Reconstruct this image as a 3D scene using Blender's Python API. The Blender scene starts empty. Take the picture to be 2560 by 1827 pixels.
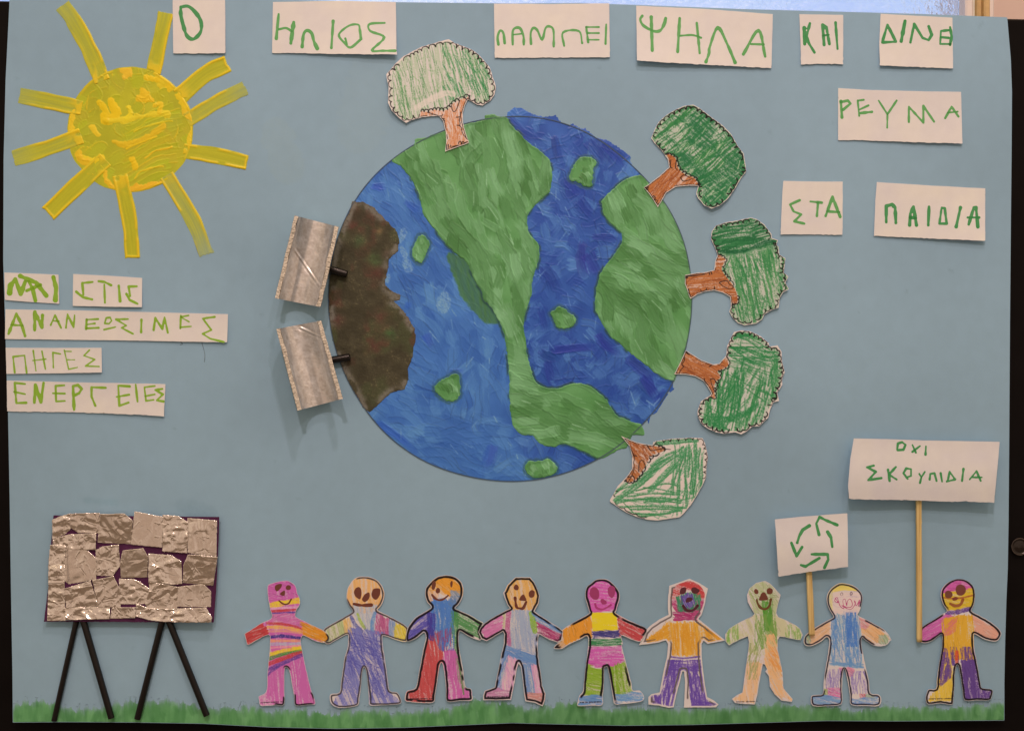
import bpy, math
import numpy as np
from mathutils import Vector

# ------------------------------------------------------------------ camera, world, lamps, exposure
sc = bpy.context.scene
S = 0.0004                      # metres per photograph pixel on the poster plane (poster is 100 x 70 cm)
D = 1.10                        # camera distance
ZC = 1.25                       # height of the poster's centre above the floor
cam_d = bpy.data.cameras.new('camera')
cam = bpy.data.objects.new('camera', cam_d)
sc.collection.objects.link(cam)
cam.location = (0, -D, ZC)
cam.rotation_euler = (math.radians(90), 0, 0)
cam_d.sensor_width = 36.0
cam_d.lens = 36.0 * D / (2560 * S)
cam_d.clip_start = 0.02
cam_d.clip_end = 60
sc.camera = cam

w = bpy.data.worlds.new('World')
sc.world = w
w.use_nodes = True
nt = w.node_tree
nt.nodes.clear()
tc = nt.nodes.new('ShaderNodeTexCoord')
mp = nt.nodes.new('ShaderNodeMapping')
mp.inputs['Scale'].default_value = (1.6, 1.6, 2.2)
nz = nt.nodes.new('ShaderNodeTexNoise')
nz.inputs['Scale'].default_value = 2.6
nz.inputs['Detail'].default_value = 2.0
cr = nt.nodes.new('ShaderNodeValToRGB')
e = cr.color_ramp.elements
e[0].position = 0.26; e[0].color = (0.20, 0.125, 0.075, 1)
e[1].position = 0.78; e[1].color = (2.8, 2.0, 1.2, 1)
n_ = e.new(0.68); n_.color = (0.85, 0.62, 0.42, 1)
n_ = e.new(0.42); n_.color = (0.52, 0.335, 0.225, 1)
n_ = e.new(0.56); n_.color = (0.76, 0.54, 0.41, 1)
bg = nt.nodes.new('ShaderNodeBackground')
bg.inputs['Strength'].default_value = 0.72
ow = nt.nodes.new('ShaderNodeOutputWorld')
nt.links.new(tc.outputs['Generated'], mp.inputs['Vector'])
nt.links.new(mp.outputs['Vector'], nz.inputs['Vector'])
sx = nt.nodes.new('ShaderNodeSeparateXYZ')
up = nt.nodes.new('ShaderNodeMath'); up.operation = 'MULTIPLY_ADD'
up.inputs[1].default_value = 0.16
nt.links.new(tc.outputs['Generated'], sx.inputs['Vector'])
nt.links.new(sx.outputs['Z'], up.inputs[0]); nt.links.new(nz.outputs['Fac'], up.inputs[2])
nt.links.new(up.outputs[0], cr.inputs['Fac'])
nt.links.new(cr.outputs['Color'], bg.inputs['Color'])
nt.links.new(bg.outputs['Background'], ow.inputs['Surface'])


def ceiling_lamp(loc, aim, power, size, col):
    l = bpy.data.lights.new('ceiling_lamp', 'AREA')
    l.shape = 'DISK'
    l.size = size
    l.energy = power
    l.color = col
    o = bpy.data.objects.new('ceiling_lamp', l)
    sc.collection.objects.link(o)
    o.location = loc
    d = Vector(aim) - Vector(loc)
    o.rotation_euler = d.to_track_quat('-Z', 'Y').to_euler()


WARM = (1.0, 0.685, 0.60)
ceiling_lamp((0.16, -0.95, ZC + 1.75), (0, 0, ZC - 0.2), 6.6, 0.07, WARM)
ceiling_lamp((-0.22, -1.85, ZC + 1.65), (-0.1, 0, ZC - 0.1), 13.5, 0.10, WARM)
ceiling_lamp((0.60, -1.6, ZC + 1.75), (0, 0, ZC - 0.2), 5.2, 0.09, WARM)

sc.view_settings.view_transform = 'Standard'
sc.view_settings.look = 'None'
sc.view_settings.exposure = 0.12
sc.view_settings.gamma = 1.0
sc.view_settings.use_curve_mapping = False

# ------------------------------------------------------------------ colour and place helpers
LIGHT = np.array([0.72, 0.49, 0.353])     # what a white sheet sends back under these lamps


def lin(c):
    c = np.asarray(c, dtype=float) / 255.0
    return np.where(c <= 0.04045, c / 12.92, ((c + 0.055) / 1.055) ** 2.4)


def alb(c):
    """a pigment's own colour from the tone it has under the warm room light"""
    return np.clip(lin(c) / LIGHT, 0.004, 0.9)


def bend(x, y):
    """the card is not perfectly flat: gentle waves, in metres towards the viewer"""
    x = np.asarray(x, float); y = np.asarray(y, float)
    u = (x - 1280) / 1280.0; v = (y - 913) / 913.0
    return 1.5 * (0.0022 * np.sin(2.3 * u + 0.6) * np.cos(1.7 * v)
            + 0.0014 * np.sin(4.1 * u - 1.0) * (0.3 + v * v)
            + 0.0012 * np.cos(5.0 * v + 1.0) * u * u)


def place(x, y, h):
    """a spot of the collage: x, y in pixels of the poster, h metres in front of the card"""
    x = np.asarray(x, float); y = np.asarray(y, float)
    hh = bend(x, y) + h
    f = (D - hh) / D
    return np.stack([(x - 1280) * S * f, -hh + 0 * x, (913.5 - y) * S * f + ZC], -1)


TILES = {'A': (0, 0, 660 / 1624), 'B': (640, 0, 660 / 2276), 'C': (1220, 0, 760 / 2276),
         'D': (1940, 0, 620 / 1624), 'E': (0, 660, 620 / 2276), 'F': (660, 500, 400 / 1160),
         'G': (0, 1240, 620 / 1715), 'Q': (100, 1260, 480 / 2276),
         'H1': (800, 240, 500 / 1624), 'H2': (1240, 240, 500 / 1624),
         'H3': (800, 720, 500 / 1624), 'H4': (1240, 720, 500 / 1624),
         'T1': (960, 80, 300 / 1522), 'T2': (1580, 240, 420 / 1624), 'T3': (1660, 520, 340 / 1624),
         'T4': (1660, 800, 340 / 1726), 'T5': (1500, 1060, 300 / 1874),
         'P1': (600, 1420, 420 / 1843), 'P2': (1000, 1420, 400 / 1756), 'P3': (1380, 1420, 440 / 1931),
         'P4': (1790, 1400, 460 / 1915), 'P5': (2220, 1400, 340 / 1293), 'S': (1900, 1060, 660 / 1914)}


def tl(k, pts):
    x0, y0, s = TILES[k]
    return np.array(pts, float) * s + np.array([x0, y0])


def smooth(pts, n=5, closed=False):
    p = np.asarray(pts, float)
    if len(p) < 3:
        return p
    if closed:
        q = np.vstack([p[-1], p, p[0], p[1]])
    else:
        q = np.vstack([2 * p[0] - p[1], p, 2 * p[-1] - p[-2]])
    out = []
    t = np.linspace(0, 1, n, endpoint=False)[:, None]
    for i in range(1, len(q) - 2):
        a, b, c, d = q[i - 1], q[i], q[i + 1], q[i + 2]
        out.append(0.5 * (2 * b + (c - a) * t + (2 * a - 5 * b + 4 * c - d) * t ** 2 + (3 * b - a - 3 * c + d) * t ** 3))
    r = np.vstack(out)
    if not closed:
        r = np.vstack([r, p[-1]])
    return r


def hsh(i, j, seed):
    i = i.astype(np.int64); j = j.astype(np.int64)
    n = (i * 374761393 + j * 668265263 + int(seed) * 1442695041) & 0x7fffffff
    n = ((n ^ (n >> 13)) * 1274126177) & 0x7fffffff
    n = ((n ^ (n >> 15)) * 2246822519) & 0x7fffffff
    return ((n ^ (n >> 14)) & 0xffff) / 65535.0


def noise(x, y, seed=0):
    x, y = np.broadcast_arrays(np.asarray(x, float), np.asarray(y, float))
    i = np.floor(x); j = np.floor(y)
    u = x - i; v = y - j
    u = u * u * (3 - 2 * u); v = v * v * (3 - 2 * v)
    a = hsh(i, j, seed); b = hsh(i + 1, j, seed); c = hsh(i, j + 1, seed); d = hsh(i + 1, j + 1, seed)
    return (a * (1 - u) + b * u) * (1 - v) + (c * (1 - u) + d * u) * v


def fbm(x, y, seed=0, oct=3):
    s = 0; a = 0.5; t = 0
    for k in range(oct):
        s = s + a * noise(x * 2 ** k, y * 2 ** k, seed + 17 * k); t += a; a *= 0.5
    return s / t


def sstep(a, b, x):
    t = np.clip((x - a) / (b - a), 0, 1)
    return t * t * (3 - 2 * t)


def seg_field(X, Y, pts):
    """distance, signed side offset, arc length and total length of a polyline"""
    best = np.full(X.shape, 1e9); side = np.zeros(X.shape); tt = np.zeros(X.shape); L = 0.0
    for a, b in zip(pts[:-1], pts[1:]):
        d = b - a; l = math.hypot(*d)
        if l < 1e-9:
            continue
        t = np.clip(((X - a[0]) * d[0] + (Y - a[1]) * d[1]) / (l * l), 0, 1)
        ex = X - a[0] - t * d[0]; ey = Y - a[1] - t * d[1]
        q = np.hypot(ex, ey)
        m = q < best
        best = np.where(m, q, best)
        side = np.where(m, (d[0] * (Y - a[1]) - d[1] * (X - a[0])) / l, side)
        tt = np.where(m, L + t * l, tt)
        L += l
    return best, side, tt, L


def sd_poly(X, Y, pts):
    best = np.full(X.shape, 1e18); inside = np.zeros(X.shape, bool)
    n = len(pts)
    for k in range(n):
        a = pts[k]; b = pts[(k + 1) % n]
        d = b - a; l2 = d[0] ** 2 + d[1] ** 2
        if l2 < 1e-12:
            continue
        t = np.clip(((X - a[0]) * d[0] + (Y - a[1]) * d[1]) / l2, 0, 1)
        best = np.minimum(best, (X - a[0] - t * d[0]) ** 2 + (Y - a[1] - t * d[1]) ** 2)
        if a[1] != b[1]:
            c = (a[1] > Y) != (b[1] > Y)
            inside ^= c & (X < (b[0] - a[0]) * (Y - a[1]) / (b[1] - a[1]) + a[0])
    r = np.sqrt(best)
    return np.where(inside, -r, r)


class Canvas:
    """a fine sheet: every vertex has its own pigment and paint thickness"""

    def __init__(s, x0, y0, x1, y1, step, col):
        s.step = step
        s.x = np.arange(x0, x1 + step, step); s.y = np.arange(y0, y1 + step, step)
        s.X, s.Y = np.meshgrid(s.x, s.y)
        s.rgb = np.ones(s.X.shape + (3,)) * np.asarray(col, float)
        s.h = np.zeros(s.X.shape)
        s.clip = np.ones(s.X.shape)
        s.tooth = noise(s.X / 1.9, s.Y / 1.9, 5)

    def win(s, pts, r):
        p = np.asarray(pts)
        i0 = max(0, int((p[:, 0].min() - r - s.x[0]) / s.step)); i1 = min(len(s.x), int((p[:, 0].max() + r - s.x[0]) / s.step) + 2)
        j0 = max(0, int((p[:, 1].min() - r - s.y[0]) / s.step)); j1 = min(len(s.y), int((p[:, 1].max() + r - s.y[0]) / s.step) + 2)
        if i1 <= i0 or j1 <= j0:
            return None
        return (slice(j0, j1), slice(i0, i1))

    def mask(s, pts):
        m = np.zeros(s.X.shape)
        k = s.win(pts, 3)
        if k:
            m[k] = np.clip(0.5 - sd_poly(s.X[k], s.Y[k], np.asarray(pts)) / s.step, 0, 1)
        return m

    def mix(s, a, col, k=None):
        if k is None:
            k = (slice(None), slice(None))
        a = (a * s.clip[k])[..., None]
        s.rgb[k] = s.rgb[k] * (1 - a) + np.asarray(col, float) * a

    def stroke(s, pts, r, col, a=1.0, grain=0.0, seed=1, wob=0.15, mask=None):
        pts = np.asarray(pts, float)
        k = s.win(pts, r + 2)
        if not k:
            return
        d, sd, t, L = seg_field(s.X[k], s.Y[k], pts)
        rr = r * (1 + wob * (noise(t / 9.0, sd * 0 + seed, seed) - 0.5) * 2)
        c = np.clip((rr - d) / s.step + 0.5, 0, 1) * a
        if grain:
            g = s.tooth[k] * 0.6 + 0.4 * noise(t / 14.0, sd / 1.4, seed + 3)
            c = c * (1 - grain + grain * sstep(0.30, 0.62, g))
        if mask is not None:
            c = c * mask[k]
        s.mix(c, col, k)

    def crayon(s, m, col, ang, dens=0.6, width=3.0, seed=1, strength=0.95):
        poly = None
        if not (isinstance(m, np.ndarray) and m.shape == s.X.shape):
            poly = np.asarray(m); k = s.win(poly, 9)
            if not k:
                return
        else:
            jj = np.where(m.max(1) > 0)[0]; ii = np.where(m.max(0) > 0)[0]
            if not len(jj):
                return
            k = (slice(jj[0], jj[-1] + 1), slice(ii[0], ii[-1] + 1))
        X, Y = s.X[k], s.Y[k]
        ca, sa = math.cos(math.radians(ang)), math.sin(math.radians(ang))
        u = X * ca + Y * sa; v = -X * sa + Y * ca
        if poly is not None:               # strokes run a little over or stop short at the rim of the patch
            f_ = sd_poly(X, Y, poly)
            f_ = f_ + (7.0 * (noise(u / 40, v / 2.2, seed + 31) - 0.5) if dens < 0.965 else 1.2 * (noise(u / 9, v / 9, seed) - .5))
            mm = np.zeros(s.X.shape); mm[k] = np.clip(0.5 - f_ / s.step, 0, 1); m = mm
        v = v + 5 * noise(u / 45, v / 45, seed + 9) + 2 * noise(u / 15, v / 15, seed + 8)
        n = 0.55 * noise(u / 70, v / width, seed) + 0.25 * noise(u / 28, v / (width * 0.45), seed + 1) + 0.20 * noise(u / 90, v / (width * 4), seed + 2)
        n = n * 0.78 + s.tooth[k] * 0.22
        thr = 0.5 + 0.40 * (0.5 - dens) + (0.045 if dens < 0.93 else -0.05)
        c = sstep(thr - 0.12, thr + 0.10, n)
        b0 = 0.30 * min(1, dens * 1.3)
        c = (b0 + (1 - b0) * c) * strength
        s.mix(c * m[k], col, k)

    def scribble(s, m, col, ang, n, ln, r, seed, jit=8, a=0.9, grain=0.6, curve=0.06):
        if not (isinstance(m, np.ndarray) and m.shape == s.X.shape):
            m = s.mask(m)
        rng = np.random.RandomState(seed)
        jj, ii = np.where(m > 0.5)
        if not len(jj):
            return
        for q in range(n):
            z = rng.randint(len(jj))
            c = np.array([s.x[ii[z]], s.y[jj[z]]])
            an = math.radians(ang + rng.normal(0, jit))
            d = np.array([math.cos(an), math.sin(an)]); p = np.array([-d[1], d[0]])
            l = ln * rng.uniform(0.6, 1.2) / 2
            b = rng.normal(0, curve) * l
            pts = smooth([c - d * l, c + p * b, c + d * l], 4)
            s.stroke(pts, r * rng.uniform(0.7, 1.3), col, a * rng.uniform(0.6, 1), grain, seed + q, 0.2, m)

    def brush(s, pts, r, col, col2=None, a=0.85, seed=1, ridge=1.0, mask=None, fade=0.25, rel=1.0):
        """one loaded paint brush stroke: bristle streaks, thin middle, thick rims"""
        pts = np.asarray(pts, float)
        k = s.win(pts, r * 1.3 + 3)
        if not k:
            return
        X, Y = s.X[k], s.Y[k]
        d, sd, t, L = seg_field(X, Y, pts)
        rr = r * (1 + 0.16 * (noise(t / 16.0, 0 * t + seed, seed) - 0.5) * 2 + 0.10 * (noise(t / 5.0, 0 * t, seed + 4) - 0.5))
        br = 0.6 * noise(sd / 2.6, t / 60.0, seed + 1) + 0.4 * noise(sd / 1.3 + 50, t / 35.0, seed + 2)
        e_ = np.clip((rr - d) / (s.step * 1.2) + 0.5, 0, 1)
        lon = np.sqrt(np.maximum(d * d - sd * sd, 0))
        e_ = e_ * np.clip((r * 0.75 * noise(sd / 2.2, t * 0 + seed, seed + 12) - lon) / (s.step * 1.5) + 0.7, 0, 1)
        tail = 1 - sstep(1 - fade, 1.02, t / max(L, 1)) * (1 - 0.0)
        c = e_ * a * np.clip(0.35 + 0.9 * br, 0, 1) * np.clip(tail + 0.7 * (br - 0.35), 0, 1)
        if mask is not None:
            c = c * mask[k]
        col = np.asarray(col, float)
        s.mix(c, col, k)
        rim = np.exp(-((np.abs(sd) - rr * 0.92) / max(1.4, r * 0.10)) ** 2) * e_
        if col2 is not None:
            s.mix(np.clip(rim * (0.35 + 0.8 * noise(t / 22, sd / 9, seed + 6)), 0, 1) * tail * a * (mask[k] if mask is not None else 1), col2, k)
        hh = (0.10 * br + ridge * 0.22 * rim * (0.4 + noise(t / 18, sd / 8, seed + 7))) * e_ * np.clip(tail, 0.1, 1)
        if mask is not None:
            hh = hh * mask[k]
        s.h[k] = s.h[k] * (1 - 0.75 * c) + hh * rel * 0.001


# ------------------------------------------------------------------ materials
def mat_base(name):
    m = bpy.data.materials.new(name)
    m.use_nodes = True
    t = m.node_tree
    return m, t, t.nodes['Principled BSDF']


def painted(name, rough=0.75, spec=0.3, bump=0.15, scale=900.0, var=0.06, metal=0.0):
    """pigment from the sheet's own vertices, modulated by a procedural paper or paint grain"""
    m, t, b = mat_base(name)
    at = t.nodes.new('ShaderNodeAttribute'); at.attribute_name = 'pigment'
    tc_ = t.nodes.new('ShaderNodeTexCoord')
    n1 = t.nodes.new('ShaderNodeTexNoise'); n1.inputs['Scale'].default_value = scale; n1.inputs['Detail'].default_value = 3
    n2 = t.nodes.new('ShaderNodeTexNoise'); n2.inputs['Scale'].default_value = scale * 0.06; n2.inputs['Detail'].default_value = 2
    ad = t.nodes.new('ShaderNodeMath'); ad.operation = 'ADD'
    mr = t.nodes.new('ShaderNodeMapRange')
    mr.inputs['From Min'].default_value = 0.6; mr.inputs['From Max'].default_value = 1.4
    mr.inputs['To Min'].default_value = 1 - var; mr.inputs['To Max'].default_value = 1 + var
    mx = t.nodes.new('ShaderNodeVectorMath'); mx.operation = 'SCALE'
    bp = t.nodes.new('ShaderNodeBump'); bp.inputs['Strength'].default_value = bump; bp.inputs['Distance'].default_value = 0.0003
    for n in (n1, n2):
        t.links.new(tc_.outputs['Object'], n.inputs['Vector'])
    t.links.new(n1.outputs['Fac'], ad.inputs[0]); t.links.new(n2.outputs['Fac'], ad.inputs[1])
    t.links.new(ad.outputs[0], mr.inputs['Value'])
    t.links.new(at.outputs['Color'], mx.inputs[0]); t.links.new(mr.outputs['Result'], mx.inputs['Scale'])
    t.links.new(mx.outputs[0], b.inputs['Base Color'])
    t.links.new(n1.outputs['Fac'], bp.inputs['Height']); t.links.new(bp.outputs['Normal'], b.inputs['Normal'])
    b.inputs['Roughness'].default_value = rough
    b.inputs['Specular IOR Level'].default_value = spec
    b.inputs['Metallic'].default_value = metal
    return m


def plain(name, col, rough=0.6, spec=0.3, metal=0.0, scale=60.0, var=0.12, bump=0.0):
    """procedural two-tone noise material"""
    m, t, b = mat_base(name)
    tc_ = t.nodes.new('ShaderNodeTexCoord')
    n1 = t.nodes.new('ShaderNodeTexNoise'); n1.inputs['Scale'].default_value = scale; n1.inputs['Detail'].default_value = 5
    r = t.nodes.new('ShaderNodeValToRGB')
    c = np.asarray(col, float)
    r.color_ramp.elements[0].position = 0.3; r.color_ramp.elements[0].color = tuple(c * (1 - var)) + (1,)
    r.color_ramp.elements[1].position = 0.7; r.color_ramp.elements[1].color = tuple(np.clip(c * (1 + var), 0, 1)) + (1,)
    t.links.new(tc_.outputs['Object'], n1.inputs['Vector'])
    t.links.new(n1.outputs['Fac'], r.inputs['Fac']); t.links.new(r.outputs['Color'], b.inputs['Base Color'])
    if bump:
        bp = t.nodes.new('ShaderNodeBump'); bp.inputs['Strength'].default_value = bump; bp.inputs['Distance'].default_value = 0.0005
        t.links.new(n1.outputs['Fac'], bp.inputs['Height']); t.links.new(bp.outputs['Normal'], b.inputs['Normal'])
    b.inputs['Roughness'].default_value = rough
    b.inputs['Specular IOR Level'].default_value = spec
    b.inputs['Metallic'].default_value = metal
    return m


M_PAPER = painted('drawing_paper', 0.85, 0.2, 0.10, 1500, 0.035)
M_CARD = painted('blue_card', 0.85, 0.18, 0.12, 1400, 0.035)
M_PAINT = painted('poster_paint', 0.42, 0.42, 0.10, 700, 0.05)
M_BRUSHED = painted('matte_paint', 0.62, 0.3, 0.15, 700, 0.06)
M_MARKER = painted('felt_marker', 0.6, 0.3, 0.05, 900, 0.05)
M_CARDBOARD = painted('cardboard', 0.9, 0.15, 0.9, 700, 0.22)
M_SILVER = painted('silver_sprayed_card', 0.36, 0.5, 0.35, 420, 0.10, 0.75)
M_FOIL = plain('aluminium_foil', (0.93, 0.91, 0.89), 0.20, 0.5, 1.0, 300, 0.04, 0.04)
M_STRAW = plain('black_plastic', (0.006, 0.006, 0.007), 0.30, 0.40, 0, 80, 0.2)
M_BLACK = plain('black_board', (0.0035, 0.003, 0.0035), 0.7, 0.12, 0, 40, 0.25)
M_GLOSS = plain('black_gloss', (0.012, 0.009, 0.008), 0.12, 0.5, 0, 40, 0.2)


# ------------------------------------------------------------------ object helpers
def link(o, parent=None):
    sc.collection.objects.link(o)
    if parent is not None:
        o.parent = parent
    return o


def tag(o, label=None, cat=None, group=None, kind=None):
    if label: o['label'] = label
    if cat: o['category'] = cat
    if group: o['group'] = group
    if kind: o['kind'] = kind
    return o


def root(name, x, y, label, cat, group=None):
    o = bpy.data.objects.new(name, None)
    o.empty_display_size = 0.02
    o.location = place(x, y, 0.0)
    link(o)
    return tag(o, label, cat, group)


def world_org(o):
    v = np.zeros(3)
    while o is not None:
        v = v + np.array(o.location); o = o.parent
    return v


def mesh_obj(name, V, F, mat, parent=None, org=None, col=None, smooth_n=None):
    V = np.asarray(V, float)
    if parent is not None:
        off = world_org(parent)
    else:
        off = V.mean(0) if org is None else np.asarray(org, float)
    me = bpy.data.meshes.new(name)
    F = np.asarray(F)
    if F.ndim == 2:
        nf, k = F.shape
        me.vertices.add(len(V)); me.vertices.foreach_set('co', (V - off).astype(np.float32).ravel())
        me.loops.add(nf * k); me.loops.foreach_set('vertex_index', F.astype(np.int32).ravel())
        me.polygons.add(nf); me.polygons.foreach_set('loop_start', np.arange(0, nf * k, k, dtype=np.int32))
        sm = np.ones(nf, bool)
        if smooth_n is not None:
            sm[smooth_n:] = False
        me.polygons.foreach_set('use_smooth', sm)
    if col is not None:
        a = me.attributes.new('pigment', 'FLOAT_COLOR', 'POINT')
        c = np.ones((len(V), 4), np.float32); c[:, :3] = col
        a.data.foreach_set('color', c.ravel())
    me.update(calc_edges=True)
    me.validate()
    me.materials.append(mat)
    o = bpy.data.objects.new(name, me)
    link(o, parent)
    if parent is None:
        o.location = off
    return o


def sheet(name, cv, sdf, mat, parent=None, h0=0.0, lift=None, thick=0.0003, back=False, edge_col=None, org=None):
    """cut the canvas along the line where sdf is 0 and give it thickness"""
    ins = sdf < 0
    keep = ins[:-1, :-1] | ins[1:, :-1] | ins[:-1, 1:] | ins[1:, 1:]
    if not keep.any():
        return None
    gy, gx = np.gradient(sdf, cv.step)
    g2 = np.maximum(gx * gx + gy * gy, 0.15)
    X = cv.X.copy(); Y = cv.Y.copy()
    o_ = ~ins
    mv = np.clip(sdf / np.sqrt(g2), 0, 1.6 * cv.step) / np.sqrt(g2)
    X[o_] -= (mv * gx)[o_]; Y[o_] -= (mv * gy)[o_]
    nj, ni = sdf.shape
    idx = np.arange(nj * ni).reshape(nj, ni)
    q = np.stack([idx[:-1, :-1][keep], idx[1:, :-1][keep], idx[1:, 1:][keep], idx[:-1, 1:][keep]], -1)
    used, inv = np.unique(q, return_inverse=True)
    q = inv.reshape(q.shape)
    x = X.ravel()[used]; y = Y.ravel()[used]
    lf = lift(x, y) if lift is not None else 0.0
    ph = np.where(ins.ravel()[used], cv.h.ravel()[used], 0.25 * cv.h.ravel()[used])
    top = h0 + thick + ph + lf
    V = place(x, y, top)
    C = alb(cv.rgb.reshape(-1, 3)[used])
    # border edges, each used by one face only
    ed = np.concatenate([q[:, [0, 1]], q[:, [1, 2]], q[:, [2, 3]], q[:, [3, 0]]])
    key = np.sort(ed, 1); code = key[:, 0].astype(np.int64) * (len(used) + 1) + key[:, 1]
    u, first, cnt = np.unique(code, return_index=True, return_counts=True)
    be = ed[first[cnt == 1]]
    n = len(V)
    bv, binv = np.unique(be, return_inverse=True); binv = binv.reshape(be.shape)
    low = place(x[bv], y[bv], (h0 + lf)[bv] if np.ndim(lf) else np.full(len(bv), h0 + lf))
    Vs = [V, V[bv], low]; Cs = [C]
    ec = C[bv] if edge_col is None else np.tile(alb(edge_col), (len(bv), 1))
    Cs += [ec, ec]
    sk = np.stack([n + binv[:, 1], n + binv[:, 0], n + len(bv) + binv[:, 0], n + len(bv) + binv[:, 1]], -1)
    Fs = [q, sk]
    if back:
        m = n + 2 * len(bv)
        Vs.append(place(x, y, h0 + lf + 0 * x)); Cs.append(np.tile(alb((205, 178, 160)) if edge_col is None else alb(edge_col), (n, 1)))
        Fs.append(q[:, ::-1] + m)
    return mesh_obj(name, np.vstack(Vs), np.vstack(Fs), mat, parent, org, np.vstack(Cs), smooth_n=len(q))


def bounds(pts, pad):
    p = np.asarray(pts)
    return p[:, 0].min() - pad, p[:, 1].min() - pad, p[:, 0].max() + pad, p[:, 1].max() + pad


def ink(name, parts, col, parent, h0, lift=None, seed=1, step=1.1, dark=0.55, tone=0.0):
    """marker line work: a list of (points, half width) strokes or ('fill', points)"""
    allp = np.vstack([p for p, r in parts]); rm = max([abs(r) for p, r in parts])
    cv = Canvas(*bounds(allp, rm + 4), step, col)
    sdf = np.full(cv.X.shape, 1e3)
    base = np.asarray(col, float)
    lay = np.zeros(cv.X.shape)
    for q, (p, r) in enumerate(parts):
        if r < 0:
            d = sd_poly(cv.X, cv.Y, np.asarray(p)) + 0.9 * (noise(cv.X / 7, cv.Y / 7, seed) - 0.5)
            lay += 0.55 * (d < 0)
        else:
            f, sd, t, L = seg_field(cv.X, cv.Y, np.asarray(p))
            d = f - r * (1 + 0.26 * (noise(t / 10.0, 0 * t + q, seed + q) - 0.5) * 2)
            dens = 0.45 + 0.5 * noise(t / 22.0, sd / 3.0, seed + 2 + q) + 0.35 * np.exp(-t / 5) + 0.35 * np.exp(-(L - t) / 5)
            lay += np.where(d < 0, dens * 0.75, 0)
        sdf = np.minimum(sdf, d)
    k = np.clip(lay, 0, 2)[..., None]
    light = base + (np.array([208, 180, 160]) - base) * 0.22
    cv.rgb = np.clip(light * (1 - np.clip(k, 0, 1)) + base * np.clip(k, 0, 1), 0, 255) * (1 - dark * 0.5 * np.clip(k - 0.9, 0, 1))
    return sheet(name, cv, sdf, M_MARKER, parent, h0, lift, 0.00006)


def tube(name, p0, p1, r, mat, parent, h, inner=0.72, seg=20, tilt=0.0):
    """a straw lying on the card from pixel p0 to pixel p1, r in pixels, open at both ends"""
    a = place(p0[0], p0[1], h); b = place(p1[0], p1[1], h + tilt)
    ax = (b - a) / np.linalg.norm(b - a)
    n = np.cross(ax, [0, 1, 0]); n /= np.linalg.norm(n); k = np.cross(ax, n)
    th = np.linspace(0, 2 * np.pi, seg, endpoint=False)
    ring = np.cos(th)[:, None] * n + np.sin(th)[:, None] * k
    R = r * S; V = []
    for c, q in ((a, R), (a + ax * 0.0003, R * 1.0), (b - ax * 0.0003, R), (b, R * 0.98), (b, R * inner), (a, R * inner)):
        V.append(c + ring * q)
    V = np.vstack(V); F = []
    for s_ in range(6):
        for i in range(seg):
            j = (i + 1) % seg
            A, B = s_ * seg, ((s_ + 1) % 6) * seg
            F.append((A + i, A + j, B + j, B + i))
    return mesh_obj(name, V, F, mat, parent)


def box(name, x0, x1, z0, z1, y0, y1, mat, parent=None, bev=0.002):
    b = min(bev, (x1 - x0) / 4, (z1 - z0) / 4, (y1 - y0) / 4)
    V = []; 
    for (yy, i) in ((y0, b), (y0 + b, 0), (y1 - b, 0), (y1, b)):
        V += [(x0 + i, yy, z0 + i), (x1 - i, yy, z0 + i), (x1 - i, yy, z1 - i), (x0 + i, yy, z1 - i)]
    F = [(0, 1, 2, 3), (15, 14, 13, 12)]
    for s_ in range(3):
        for i in range(4):
            j = (i + 1) % 4; A = 4 * s_; B = A + 4
            F.append((A + j, A + i, B + i, B + j))
    return mesh_obj(name, V, F, mat, parent, smooth_n=0)

# ------------------------------------------------------------------ the place behind the poster
BK = 0.0
# black board that carries the poster
bd = bpy.data.objects.new('black_board', None); bd.location = place(1280, 913, -0.02); link(bd)
tag(bd, 'large black display board behind the blue poster', 'display board')


def board_panel():
    x0, x1 = -500, 3060
    front, backh = -0.006, -0.030
    pts = [(x0, -5), (x1, 58), (x1, 2300), (x0, 2300)]
    V = []
    for ins, h in ((4, front), (0, front - 0.002), (0, backh)):
        for (x, y), (sx, sy) in zip(pts, ((1, 1), (-1, 1), (-1, -1), (1, -1))):
            f = (D - h) / D
            V.append(((x + sx * ins - 1280) * S * f, -h, (913.5 - y - sy * ins) * S * f + ZC))
    F = [(0, 3, 2, 1)]
    for s_ in range(2):
        for i in range(4):
            j = (i + 1) % 4; A = 4 * s_; B = A + 4
            F.append((A + i, A + j, B + j, B + i))
    F.append((8, 9, 10, 11))
    return mesh_obj('panel', V, F, M_BLACK, bd, smooth_n=0)


board_panel()


def lathe(name, cx, cy, h0, prof, mat, parent, seg=40):
    V = []; F = []
    for r, h in prof:
        for k in range(seg):
            a = 2 * math.pi * k / seg
            hh = h0 + h; f = (D - hh) / D
            V.append(((cx - 1280 + r * math.cos(a)) * S * f, -hh, (913.5 - cy + r * math.sin(a)) * S * f + ZC))
    for s_ in range(len(prof) - 1):
        for k in range(seg):
            j = (k + 1) % seg
            F.append((s_ * seg + k, s_ * seg + j, (s_ + 1) * seg + j, (s_ + 1) * seg + k))
    return mesh_obj(name, V, F, mat, parent)


kn = lathe('knob', 2550, 1366, -0.006, [(20.5, 0), (20.5, 0.003), (19.5, 0.0036), (18, 0.0032), (17, 0.0024), (13, 0.0032), (8, 0.0036), (3, 0.0038), (0.01, 0.0038)], M_GLOSS, bd)
M_RING = plain('worn_ring', (0.10, 0.085, 0.075), 0.4, 0.5, 0, 90, 0.3)
lathe('knob_ring', 2550, 1366, -0.006, [(21.6, 0), (21.6, 0.0032), (21.0, 0.0040), (20.2, 0.0040), (19.9, 0.0030)], M_RING, kn)

# wall and window behind the board
WY = 0.22
fW = (D + WY) / D


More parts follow.
